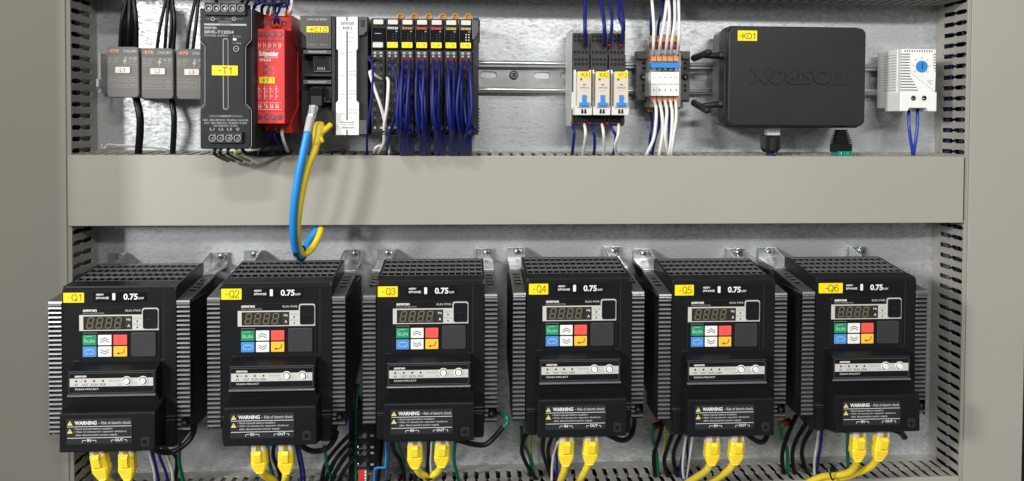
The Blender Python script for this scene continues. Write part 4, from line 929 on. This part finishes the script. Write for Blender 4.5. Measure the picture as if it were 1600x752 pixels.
for P, m, s_, c in (([(894.6, 193, 50), (897, 208, 58), (895, 232, 48), (893, 246, 34)], W_NAVY, 'KA1', 'navy'), ([(913, 193, 50), (915, 208, 58), (913, 228, 48), (909, 246, 34)], W_WHT, 'KA1', 'white'), ([(922, 193, 50), (928, 208, 58), (929, 230, 48), (927, 246, 34)], W_NAVY, 'KA2', 'navy'), ([(940.5, 193, 50), (943, 208, 58), (944, 230, 48), (942, 246, 34)], W_WHT, 'KA2', 'white'), ([(949.5, 193, 50), (959, 206, 56), (962, 216, 50), (958, 246, 30)], W_NAVY, 'KF2', 'navy'), ([(967, 193, 50), (966, 210, 58), (961, 229, 50), (965, 246, 34)], W_WHT, 'KF2', 'white')):
    wire(P, 1.35, m, '%s wire leaving the bottom of the relay tagged -%s' % (c, s_), tip=(DRD, 1.5, 1.6))

# terminal block -------------------------------------------------------------------------------
TBB = (*at(1036, 176, 30), 7)
t = thing('terminal_block', 'five pole terminal block with blue bar and orange openings between grey end clamps', 'terminal block', TBB)
for sg, (u0, u1) in ((-1, (994.5, 1016.5)), (1, (1062.5, 1077.5))):
    mb = MB(); h_ = 16; pb(mb, u0, 80, u1, 160, 7.8, h_, MGR)
    us = (1003.5, 1008.3) if sg < 0 else (1068.2, 1072.5)
    c_ = (us[0]+us[1])/2
    mb2 = mb
    for v in (96.5, 101.5+3, 132, 139): pb(mb2, us[0], v, us[1], v+4.5, h_-.2, h_+.15, SHD)
    pb(mb, u0+ (1.5 if sg < 0 else 4), 86, u1-2, 92, h_, h_+3, MGR); pb(mb, u0+1, 149, u1-2, 157, h_, h_+2, MGR)
    cl = part(mb, 'end_clamp', t, TBB, .5); mb = MB(); x, z = at(1005 if sg < 0 else 1070.4, 120.5, h_)
    mb.cyl(x, z, 3.1, h_, h_+1.6, BLKG, 20, 2.8); mb.box(x-1.6, x+1.6, z-.25, z+.25, h_+1.6, h_+1.75, STL); mb.box(x-.25, x+.25, z-1.6, z+1.6, h_+1.6, h_+1.74, STL); part(mb, 'screw', cl, TBB)
mb = MB(); pb(mb, 1016.4, 82, 1063.4, 168, 8, 30, LGR); pb(mb, 1015.6, 54, 1060.8, 90, 8, 18, LGR); pb(mb, 1012.5, 160, 1050, 176, 8, 20, MGR); hb_ = part(mb, 'block_body', t, TBB, .4)
for k in range(5):
    u = 1017.6+8.75*k; mb = MB(); e = 40
    pb(mb, u, 112.6, u+8.2, 150, 10, e, WHT, .3); pb(mb, u+.5, 131.2, u+7.7, 132.2, e-.1, e+.1, MGR)
    pb(mb, u+2.9, 121.0, u+5.1, 121.9, e, e+.12, BPR); pb(mb, u+2.8, 140.6, u+5.6, 141.4, e, e+.12, BPR); pb(mb, u+3.8, 139.3, u+4.6, 142.8, e, e+.14, BPR)
    pl = part(mb, 'terminal', t, TBB, .25)
    mb = MB(); pb(mb, u+.3, 86.4, u+7.9, 96.2, 10, 34, OTR, .3); pb(mb, u+.3, 150.6, u+7.9, 159, 10, 35, OTR, .3)
    pb(mb, u+.3, 57, u+7.6, 66, 10, 22, OTR, .3)
    part(mb, 'entry_guide', pl, TBB, .2, 1)
    mb = MB(); a_ = at(u+2, 111, 39); mb.tube([(a_[0], a_[1]-1, 36), (a_[0], a_[1]+1.2, 41), (a_[0]+2.0, a_[1]+1.4, 41), (a_[0]+2.0, a_[1]-.8, 38)], .45, STL, 6, 3); part(mb, 'spring_clip', pl, TBB)
pb(mb := MB(), 1018.4, 97.6, 1062.3, 106.6, 30, 42, BLP, .4); part(mb, 'bridge_bar', t, TBB, .3)
pb(mb := MB(), 1016.5, 67.5, 1060, 75.5, 16, 21, DRD, .3); part(mb, 'marker_strip', t, TBB, .3)
pb(mb := MB(), 1013, 168, 1021, 175, 18, 22, OTR, .3); part(mb, 'lower_guide', t, TBB, .3)
wl = 'white wire rising from the %s pole of the terminal block'
for k, P in enumerate(([(1021, 86, 34), (1021, 70, 44), (1021.5, 40, 44), (1018, -8, 34)], [(1031, 86, 34), (1032, 66, 46), (1038, 33, 46), (1043, -8, 34)], [(1040, 86, 34), (1042, 66, 46), (1046, 27, 48), (1043.5, -8, 34)], [(1048.5, 86, 34), (1050, 66, 46), (1054, 33, 46), (1054, -8, 34)], [(1058.5, 86, 34), (1060.5, 66, 46), (1061, 40, 46), (1060, -8, 34)])):
    wire(P, 1.45, W_WHT, wl % ('leftmost', 'second', 'middle', 'fourth', 'rightmost')[k], seg=10)
for P, n_ in (([(1027.6, 55, 24), (1029, 40, 32), (1033, 20, 36), (1037, -8, 28)], 'between the first two white wires'), ([(1017.5, 55, 22), (1017, 30, 28), (1019, -8, 28)], 'at the far left'), ([(1050, 56, 24), (1051, 35, 34), (1053, -8, 28)], 'behind the fourth white wire')):
    wire(P, 1.3, W_NAVY, 'navy wire above the terminal block, '+n_)
wl = 'white wire hanging from the %s pole of the terminal block'
for k, P in enumerate(([(1021.6, 157, 34), (1025.5, 175, 48), (1022, 214, 48), (1012, 238, 44), (1009, 250, 30)], [(1030, 157, 34), (1034, 176, 48), (1035.5, 205, 48), (1030.5, 238, 44), (1029, 250, 30)], [(1039, 157, 34), (1042, 176, 48), (1039.5, 212, 48), (1042.5, 238, 40), (1043, 250, 30)], [(1047.5, 157, 34), (1050.5, 180, 48), (1049, 212, 48), (1046, 238, 44), (1045, 250, 30)], [(1056, 157, 34), (1056.5, 185, 48), (1052, 215, 48), (1049, 238, 44), (1048, 250, 30)])):
    wire(P, 1.45, W_WHT, wl % ('leftmost', 'second', 'middle', 'fourth', 'rightmost')[k], seg=10)
for P, n_ in (([(1016.5, 177, 20), (1019, 196, 34), (1016, 214, 34), (1014, 244, 22)], 'at its left edge'), ([(1027, 176, 20), (1030, 196, 30), (1024, 216, 34), (1018, 244, 22)], 'crossing behind the white ones'), ([(1045, 174, 18), (1046, 200, 26), (1045, 246, 22)], 'near the middle')):
    wire(P, 1.25, W_NAVY, 'navy wire below the terminal block, '+n_)

# router box KD1 ---------------------------------------------------------------------------------
hD = 55; DB = (*at(1245, 200, hD), 7)
t = thing('router', 'flat black router box tagged -KD1 with two stub aerials', 'router', DB)
a, b = at(1137, 38.7, hD), at(1353.7, 200.4, hD)
mb = MB(); mb.ph(rr(a[0]+.8, b[0]-.8, b[1]+.8, a[1]-.8, 6.5, 6), hD-7, hD, RTR, rr(a[0]+1.6, b[0]-1.6, b[1]+1.6, a[1]-1.6, 6, 6)); mb.ph(rr(a[0], b[0], b[1], a[1], 7, 6), hD-22, hD-7, RTR)
lid = part(mb, 'lid', t, DB, 1.2, 3)
mb = MB(); mb.ph(rr(a[0]+1.5, b[0]-2, b[1]+1.5, a[1]-1.5, 6, 6), 12, hD-22.2, MGR); part(mb, 'base_tray', t, DB, 1, 3)
mb = MB(); p, q = at(1171.6, 106.5, hD), at(1319.5, 133, hD)
V, Fc = text_mesh('TOSIBOX', .03)
ax, bx = min(v[0] for v in V), max(v[0] for v in V); az, bz = min(v[1] for v in V), max(v[1] for v in V)
W_v = [(q[0]-(x-ax)/(bx-ax)*(q[0]-p[0]), p[1]-(z-az)/(bz-az)*(p[1]-q[1])) for x, z in V]
n = len(W_v)
edge = {}
for f in Fc:
    for i in range(len(f)):
        e = (f[i], f[(i+1) % len(f)]); edge[e] = edge.get(e, 0)+1
Fs = [tuple(f) for f in Fc]+[(a_, b_, n+b_, n+a_) for (a_, b_) in edge if (b_, a_) not in edge]
mb.add([(x, z, hD+.9) for x, z in W_v]+[(x, z, hD-.1) for x, z in W_v], Fs, RTR); part(mb, 'raised_lettering', lid, DB, .18, 1)
mb = MB(); pb(mb, 1153, 47.7, 1183, 64.2, hD, hD+.35, YEL, .3); ps_(mb, '-KD1', 1155.5, 52, 1180, 61, hD+.45, DGR); part(mb, 'name_tag', t, DB, .08, 1)
for (u, v), (u2, v2) in (((1107.6, 82), (1084.5, 91)), ((1105.5, 172.5), (1084.5, 161))):
    up_ = v < 120; x, z = at(u, v, 62); x2, z2 = at(u2, v2, 22); mb = MB()
    mb.tube([(x2, z2, 22), (x, z, 60)], [3.3, 2.9], BLKM, 16, 1); mb.ball((x, z, 61), 3.0, BLKM)
    zh = at(1120, 87 if up_ else 163, 44)[1]; xh = at(1137, 100, 44)[0]
    xm_ = x*.45+x2*.55; zm_ = z*.45+z2*.55
    mb.tube([(xm_, zm_, 40), (xh-7, zh, 42)], [2.2, 3.2], BLKM, 12, 1); mb.tube([(xh-8, zh, 42), (xh+1.5, zh, 42)], 3.6, BLKM, 6, 1); mb.tube([(xh-3.2, zh, 42), (xh+.5, zh, 42)], 4.2, BLKG, 16, 1)
    part(mb, 'aerial', t, DB, .2, 1)
t = thing('network_plug', 'black network plug with clear tip under the left of the router', 'plug', (*at(1208, 212, 38), 38)); B_ = (*at(1208, 212, 38), 38)
mb = MB(); pb(mb, 1200, 201, 1219, 212, 32, 40, CLR, .4); 
for k in range(4): pb(mb, 1202+4.2*k, 203, 1204+4.2*k, 208, 39.5, 40.4, LGR)
part(mb, 'clear_tip', t, B_, .2, 1)
mb = MB(); a, b = at(1197.5, 211.5, 44), at(1220, 234, 44); mb.box(a[0], b[0], b[1], a[1], 30, 43, BLK); mb.ph([(a[0], b[1]), (b[0], b[1]), (b[0]-2, b[1]-3), (a[0]+2.5, b[1]-3)], 31, 42, BLK)
mb.box(a[0]+3.5, a[0]+9, b[1]-1, a[1]-2, 42.9, 44, BLKM); mb.box(a[0]+4, b[0]-4, b[1]-6.5, b[1]-3, 33, 40, W_NAVY); part(mb, 'plug_body', t, B_, .5)
t = thing('power_plug', 'black ribbed power plug with green screw end under the right of the router', 'plug', (*at(1315, 204, 38), 38)); B_ = (*at(1315, 204, 38), 38)
mb = MB(); x, z1 = at(1315, 203, 40); z0 = at(1315, 238, 40)[1]; n_ = 8
for k in range(n_):
    f0, f1 = k/n_, (k+.72)/n_; w0 = 4.0+3.6*min(1, f0*1.25); za, zb = z1+(z0-z1)*f0*.62, z1+(z0-z1)*f1*.62
    mb.rbox(x-w0, x+w0, zb, za, 34, 43+.2*k, BLK, .6); mb.box(x-w0*.8, x+w0*.8, z1+(z0-z1)*.62*(k+1)/n_, za, 35, 42, BLKM)
mb.rbox(x-7.4, x+7.4, z0, z1+(z0-z1)*.62, 33, 45, BLK, .5); part(mb, 'plug_body', t, B_, .3)
mb = MB(); za, zb = at(1316, 236.5, 45)[1], at(1316, 247, 45)[1]; mb.box(x-6.2, x+6.8, zb, za, 33, 47.6, GTR)
for sx in (-3.0, 3.4): mb.ring(circ(x+sx, (za+zb)/2+1, 1.9, 16), circ(x+sx, (za+zb)/2+1, 1.2, 16), 47.6, 48, GTR); mb.cyl(x+sx, (za+zb)/2+1, 1.2, 47.5, 47.9, STL, 14)
part(mb, 'screw_terminal', t, B_, .25, 1)

# thermostat ---------------------------------------------------------------------------------------
hH = 47; HB = (*at(1436, 175, hH), 7)
t = thing('thermostat', 'white cabinet thermostat with a round blue dial', 'thermostat', HB)
a, b = at(1409, 76.5, hH), at(1461.5, 174.5, hH); zs = at(1430, 144, hH)[1]
mb = MB()
mb.box(a[0], b[0], zs, a[1], hH-6, hH, WHT)
mb.ph([(a[0]-1.2, b[1]), (a[0]+6, b[1]), (a[0]+7.5, b[1]+3), (b[0]-9, b[1]+3), (b[0]-7.5, b[1]), (b[0]+.5, b[1]), (b[0]+.5, zs), (a[0]-1.2, zs)], hH-24, hH+1.2, WHT)
mb.box(a[0]-.4, b[0], b[1]+3, a[1], 8, hH-6, WHT)
case = part(mb, 'case', t, HB, .8)
mb = MB()
for k in range(14):
    v = 85+4.3*k; z = at(1420, v, hH)[1]; xr_ = at(1422+max(0, (v-118)*.55), v, hH)[0]; 
    mb.box(a[0]-.05, min(xr_, b[0]-9), z-.45, z+.45, hH-.5, hH+.06, MGR)
    mb.box(b[0]-3, b[0]+.06, z-.4, z+.4, hH-7, hH+.05, MGR)
    mb.box(a[0]-.46, a[0], z-.4, z+.4, 20, hH-8, LGR)
for k in range(12): x = a[0]+2.6+2.3*k; mb.box(x, x+.9, a[1]-2.8, a[1]-.9, hH-.4, hH+.06, MGR)
part(mb, 'vent_slots', case, HB)
mb = MB(); cx, cz = at(1438.5, 104, hH); R0 = 10.4
P = [(cx+R0*math.cos(math.radians(g)), cz+R0*math.sin(math.radians(g))) for g in range(20, 231, 15)]
P += [(b[0]-1.5, zs+.6), (b[0]-.9, cz-6)]
mb.ph(P, hH, hH+.9, WHT); 
for g in range(-40, 221, 43): x, z = cx+7.7*math.cos(math.radians(g)), cz+7.7*math.sin(math.radians(g)); mb.text({-40: '60', 3: '50', 46: '40', 89: '30', 132: '20', 175: '10', 218: '0'}[g], x-1.1, x+1.1, z-.8, z+.8, hH+1.0, GPR)
x, z = at(1452, 129, hH); mb.text('°C', x-2.4, x+2.2, z-1.5, z+2.0, hH+1.0, MGR)
pl = part(mb, 'scale_plate', t, HB, .3)
mb = MB(); mb.cyl(cx, cz, 5.3, hH+.9, hH+2.4, BLP, 32, 5.0); mb.box(cx-.4, cx+.4, cz-2.6, cz+3.2, hH+2.35, hH+2.6, W_NAVY); part(mb, 'dial', t, HB, .3)
mb = MB()
for u in (1427, 1443.8): x, z = at(u, 153.5, hH+1.2); mb.ring(circ(x, z, 2.6, 20), circ(x, z, 2.1, 20), hH+1.1, hH+1.5, LGR); mb.cyl(x, z, 2.1, hH+1, hH+1.32, SHD, 20); mb.ball((x-.5, z-.4, hH+1.1), .9, STL, 8, 6)
part(mb, 'screw_wells', t, HB)
wire([(1420, 172, 36), (1420.5, 200, 40), (1425.5, 236, 38), (1427, 250, 28)], 1.4, W_BLU2 if False else mat('royal_blue_insulation', (.02, .05, .34), .33, bump=.02), 'royal blue wire, the left one of two below the thermostat')
wire([(1433.5, 170, 36), (1433, 200, 40), (1428.5, 236, 39), (1427.5, 250, 28)], 1.4, bpy.data.materials['royal_blue_insulation'], 'royal blue wire, the right one of two below the thermostat')
for v_ in (95, 149):
    x, z = at(1463, v_, 8)

# ================================================================ BLUE AND YELLOW LOOP FROM THE CONTROLLER
A_ = pts3([(489.5, 168, 84)])[0]
t = thing('network_cable', 'thick blue network cable with silver plug looping down over the middle duct', 'network cable', A_)
mb = MB(); mb.tube(pts3([(481, 206, 90), (474, 240, 92), (466, 278, 92), (459.5, 323, 90), (458.5, 362, 82), (462, 390, 70), (468, 402, 62), (476, 392, 52), (484, 375, 44), (497, 357, 38), (512, 340, 30), (520, 318, 24)]), 3.25, W_BLU, 14, 7); part(mb, 'cable', t, A_)
mb = MB(); mb.tube(pts3([(490.5, 166, 82), (486, 184, 86)]), [3.9, 3.6], ZNC, 8, 1); mb.tube(pts3([(486.2, 183, 86), (481, 207, 90)]), [3.5, 3.4], LGR, 12, 1)
c = pts3([(489, 172, 86)])[0]; mb.box(c[0]-2.6, c[0]+2.6, c[1]-4, c[1]+3.4, c[2]-3, c[2]+2.4, ZNC); mb.box(c[0]-1.2, c[0]+1.6, c[1]-3.6, c[1]+3, c[2]+2.4, c[2]+2.9, LGR); part(mb, 'metal_plug', t, A_, .4)
mb = MB(); pb(mb, 484, 137, 504, 162, 50, 72, CLRK if False else BLKG, .8); pb(mb, 486, 150, 503, 166, 60, 78, BLKM, .8); part(mb, 'plug_tip', t, A_, .5)
A_ = pts3([(500, 198, 74)])[0]
t = thing('network_cable', 'yellow network cable leaving the controller beside the blue one and looping under the duct', 'network cable', A_)
mb = MB(); mb.tube(pts3([(496, 222, 80), (490, 240, 84), (481, 262, 86), (473, 295, 86), (467, 330, 84), (464.5, 362, 78), (467, 386, 68), (474, 397, 60), (487, 389, 54), (498, 370, 46), (503, 352, 38), (502, 330, 30)]), 2.85, W_YEL, 12, 7); part(mb, 'cable', t, A_)
mb = MB(); P1 = pts3([(499, 193, 74), (499, 200, 76), (497, 211, 78), (494, 228, 82)]); mb.tube(P1, [3.8, 5.0, 4.6, 2.9], W_YEL, 10, 3)
P2 = pts3([(498, 210, 78), (508, 203, 78), (517.5, 194, 76)]); mb.tube(P2, [2.4, 2.6, 2.3], W_YEL, 8, 3); mb.tube(pts3([(498, 214, 80), (503, 219, 82), (504, 223, 82)]), [2.4, 1.8, 1.2], W_YEL, 8, 2)
part(mb, 'plug_boot', t, A_, .2, 1)
tie([(463, 397, 70), (470, 408, 66), (478, 400, 58), (474, 385, 62)], 3, 'black cable tie holding the blue and yellow loop together', th=.9)

# ================================================================ LOWER WIRING
lp = 'black sleeved wire looping out under the right side of drive Q%d'
loops = {1: [(222, 688, 116), (235, 698, 116), (250, 706, 110), (270, 706, 104), (292, 692, 100), (303, 674, 92), (305, 652, 70), (305, 640, 50)],
 2: [(464, 688, 114), (472, 697, 112), (484, 704, 108), (498, 705, 104), (512, 700, 100), (523, 686, 90), (526, 676, 70)],
 3: [(702, 680, 116), (712, 686, 114), (730, 692, 110), (748, 695.5, 106), (760, 694, 104), (772, 684, 102), (786, 668, 100)],
 4: [(944, 677, 114), (955, 682, 112), (966, 687, 108), (976, 688, 104), (985, 682, 98), (990, 668, 84), (991, 655, 66)],
 5: [(1164, 676, 114), (1174, 684, 112), (1184, 690, 108), (1192, 690.5, 104), (1197.5, 684, 98), (1199, 676, 86)],
 6: [(1391, 670, 114), (1401, 673, 112), (1408, 677, 108), (1413, 683, 104)]}
for i, P in loops.items(): wire(P, 2.1 if i < 6 else 2.6, W_BLK, lp % i, 'cable', 'cable', seg=12)
wire([(785, 669, 100), (792.5, 661, 99), (792, 652, 98), (786, 648, 94), (778, 646, 84)], 1.6, W_GRN, 'green wire curling into the right side of drive Q3')
def lw(P, m, lb, r=1.3): wire(P, r, m, lb)
D_ = 62; E_ = 45; I_ = 25
def down(pts, d0=70, d1=30): 
    n = len(pts); return [(u, v, d0+(d1-d0)*k/(n-1)) for k, (u, v) in enumerate(pts)]
LW = [
 (1, W_WHT, 'white wire left of the green one below drive Q1', [(233, 700), (236, 714), (241, 735), (243, 760)]),
 (1, W_NAVY, 'navy wire nearest the yellow plugs below drive Q1', [(236, 698), (242, 722), (246, 740), (250, 762)]),
 (1, W_NAVY, 'navy wire next to a white one below drive Q1', [(246, 698), (251, 718), (258, 735), (266, 762)]),
 (1, W_WHT, 'white wire right of the navy pair below drive Q1', [(257, 698), (263, 716), (269, 735), (271, 762)]),
 (1, W_GRN, 'green wire below the black loop of drive Q1', [(282, 695), (280, 712), (281, 728), (288, 758)]),
 (2, W_GRN, 'green wire between the two yellow plugs below drive Q2', [(418, 696), (419, 715), (424, 735), (431, 760)]),
 (2, W_NAVY, 'navy wire just right of the yellow plugs below drive Q2', [(461, 690), (466, 715), (470, 735), (471, 760)]),
 (2, W_NAVY, 'second navy wire below the black loop of drive Q2', [(466, 694), (471, 716), (475, 738), (476, 760)]),
 (2, W_GRN, 'green wire below the right side of drive Q2', [(507, 698), (509, 715), (512, 730), (520, 755)]),
 (2, W_BLK, 'uppermost of the black wires sweeping left from the lower terminal strip', [(548, 678), (530, 696), (510, 722), (502, 752)]),
 (2, W_BLK, 'second of the black wires sweeping left from the lower terminal strip', [(550, 690), (534, 706), (518, 728), (508, 756)]),
 (2, W_BLK, 'third of the black wires sweeping left from the lower terminal strip', [(552, 700), (538, 716), (524, 738), (516, 760)]),
 (2, W_BLK, 'lowest of the black wires sweeping left from the lower terminal strip', [(554, 714), (543, 728), (533, 744), (528, 762)]),
 (3, W_BLK, 'black wire left of the green one below drive Q3', [(612, 684), (616, 705), (626, 722), (632, 750)]),
 (3, W_GRN, 'green wire at the lower left of drive Q3', [(619, 684), (624, 702), (630, 718), (632, 745)]),
 (3, W_BLK, 'black wire hanging between the yellow plugs of drive Q3', [(670, 684), (670, 704), (669, 722), (666, 752)]),
 (3, W_WHT, 'white wire hanging between the yellow plugs of drive Q3', [(675, 686), (674, 706), (673, 725), (676, 752)]),
 (3, W_GRN, 'green wire right of the yellow plugs below drive Q3', [(712, 688), (709.5, 706), (710, 724), (717, 752)]),
 (4, W_GRN, 'green wire at the lower left of drive Q4', [(815, 668), (816, 690), (827, 712), (836, 752)]),
 (4, W_BLK, 'black wire outermost on the left below drive Q4', [(824, 674), (815, 700), (822, 724), (840, 752)]),
 (4, W_GY, 'green and yellow wire behind the left of drive Q4', [(829, 676), (828, 695), (830, 715), (836, 735)]),
 (4, W_BLK, 'second black wire from the left below drive Q4', [(850, 678), (848, 704), (853, 722), (862, 748)]),
 (4, W_BLK, 'third black wire from the left below drive Q4', [(864, 678), (857, 700), (858, 716), (866, 744)]),
 (4, W_WHT, 'white wire touching the left yellow plug of drive Q4', [(872, 690), (866, 708), (863, 728), (862, 758)]),
 (4, W_NAVY, 'navy wire left of the yellow plug of drive Q4', [(870, 684), (870, 710), (870, 735), (869, 760)]),
 (5, W_GRN, 'green wire below the red sleeve left of drive Q5', [(1022, 668), (1019, 685), (1026, 710), (1028, 750)]),
 (5, W_BLK, 'black wire outermost on the left below drive Q5', [(1037, 655), (1030, 684), (1021.5, 712), (1025, 752)]),
 (5, W_GY, 'green and yellow wire left of drive Q5', [(1040, 655), (1040, 678), (1039.6, 690), (1037, 706)]),
 (5, W_BLK, 'second black wire from the left below drive Q5', [(1051, 676), (1043, 700), (1038, 722), (1046, 752)]),
 (5, W_BLK, 'third black wire from the left below drive Q5', [(1065, 676), (1054, 702), (1053, 722), (1061, 752)]),
 (5, W_NAVY, 'navy wire left of the white one below drive Q5', [(1076, 678), (1068, 705), (1063, 728), (1063, 758)]),
 (5, W_NAVY, 'navy wire crossing the white ones below drive Q5', [(1076, 678), (1074, 700), (1075, 722), (1076, 758)]),
 (5, W_WHT, 'white wire nearest the yellow plug of drive Q5', [(1083, 678), (1079, 706), (1076, 726), (1072, 752)]),
 (5, W_WHT, 'white wire between two navy wires below drive Q5', [(1072, 682), (1068, 712), (1067, 735), (1070, 756)]),
 (6, W_GRN, 'green wire below the red sleeve left of drive Q6', [(1221, 664), (1221, 682), (1230, 704), (1231, 748)]),
 (6, W_BLK, 'black wire outermost on the left below drive Q6', [(1244, 650), (1230, 682), (1222, 712), (1226, 752)]),
 (6, W_BLK, 'second black wire from the left below drive Q6', [(1259, 662), (1243, 690), (1238, 716), (1244, 752)]),
 (6, W_BLK, 'third black wire from the left below drive Q6', [(1268, 670), (1256, 692), (1253.5, 715), (1264, 748)]),
 (6, W_WHT, 'white wire beside a navy one below drive Q6', [(1279, 674), (1276, 698), (1272.5, 722), (1273, 752)]),
 (6, W_NAVY, 'navy wire beside a white one below drive Q6', [(1284, 674), (1282, 698), (1278, 722), (1275, 752)]),
 (6, W_GRN, 'green wire behind the left yellow plug of drive Q6', [(1324.5, 672), (1324.5, 695), (1324.5, 710), (1326, 740)]),
]
for q_, m, lb, P in LW:
    wire(down(P, 62 if m is not W_GY else 20, 30 if m is not W_GY else 8), 1.9 if m is W_BLK else (1.6 if m in (W_GRN,) else 1.2), m, lb)
for u, v, n_ in ((1022, 664, 5), (1219.5, 661, 6)):
    mb = MB(); mb.tube(pts3([(u, v+3, 58), (u+14, v-3, 52)]), 3.0, DRD, 10, 1); tag(mb.build('sleeve', None, pts3([(u, v, 55)])[0], .3), 'dark red sleeve on the wires left of drive Q%d' % n_, 'sleeve')

for P, m_, c_ in (([(560, 620, 24), (556, 660, 34), (552, 705, 44), (545, 762, 40)], W_BLK, 'black cable hanging left of the lower terminal strip'),
  ([(596, 640, 20), (597, 690, 30), (594, 725, 34), (590, 760, 30)], W_BLK, 'black cable hanging right of the lower terminal strip'),
  ([(560, 680, 48), (540, 700, 50), (526, 716, 44), (512, 744, 34)], W_BLK, 'thin black wire slanting across the others left of the lower terminal strip'),
  ([(250, 694, 80), (262, 704, 60), (276, 716, 40), (274, 752, 30)], W_BLK, 'thin black wire behind the loop under drive Q1'),
  ([(646, 690, 60), (640, 712, 50), (650, 736, 40), (648, 756, 28)], W_BLK, 'thin black wire behind the left yellow plug of drive Q3'),
  ([(430, 688, 60), (427, 712, 50), (436, 736, 40), (438, 756, 28)], W_BLK, 'thin black wire between the yellow plugs of drive Q2')):
    wire(P, 1.7, m_, c_)
# terminal strip and cables between Q2 and Q3
B_ = pts3([(573, 735, 40)])[0]
t = thing('terminal_strip', 'black screw terminal strip standing between drives Q2 and Q3', 'terminal strip', (B_[0], B_[1], 0)); B_ = (B_[0], B_[1], 0)
mb = MB(); pb(mb, 557, 640, 588, 735, 2, 44, BLKM); pb(mb, 576, 668, 588, 733, 44, 47, BLK); bd = part(mb, 'block_body', t, B_, .5)
for v, s_ in ((681, '2'), (699, '4'), (708, '6'), (726, '8')):
    mb = MB(); x, z = at(569.5, v, 46); mb.cyl(x, z, 2.5, 44, 46.5, STL, 18, 2.2); mb.tube([(x-2, z-1, 45.5), (x-5, z-.4, 47), (x-5.5, z+2, 46)], 1.0, STL, 8, 3); part(mb, 'screw', t, B_)
    mb = MB(); pb(mb, 579, v-1.5, 584, v+1.5, 46.9, 47.15, GPR, .2); part(mb, 'number_tag', t, B_)
B_ = pts3([(565, 752, 44)])[0]
mb = MB(); pb(mb, 559.5, 735, 569, 760, 20, 46, RED, .4)
for k in range(4): pb(mb, 569.4, 736.5+5*k, 572.2, 739.5+5*k, 40, 46.5, WHT)
tag(mb.build('marker_block', None, B_, .3), 'small red block with white teeth below the lower terminal strip', 'marker block')
for k, (u, m, c) in enumerate(((547.5, W_NAVY, 'dark blue'), (556, W_GRN, 'dark green'), (551.5, W_BLK, 'black'))):
    wire([(u+3, 600, 30), (u+.5, 645, 40), (u, 700, 42), (u-.5, 762, 40)], 2.2 if k == 2 else 1.5, m, '%s cable running straight down between drives Q2 and Q3' % c, 'cable', 'cable')
wire([(604, 676, 48), (603.5, 700, 50), (602.5, 727, 50), (600, 730.5, 50), (588, 731.5, 50), (585, 736, 50), (584.5, 760, 46)], 1.0, W_BLU, 'thin blue wire bent in a step below the left of drive Q3')
wire([(610, 676, 40), (607, 705, 40), (606, 724, 36), (603, 752, 30)], 1.6, mat('grey_blue_insulation', (.06, .10, .20), .4, bump=.02), 'grey blue cable behind the stepped blue wire below drive Q3')
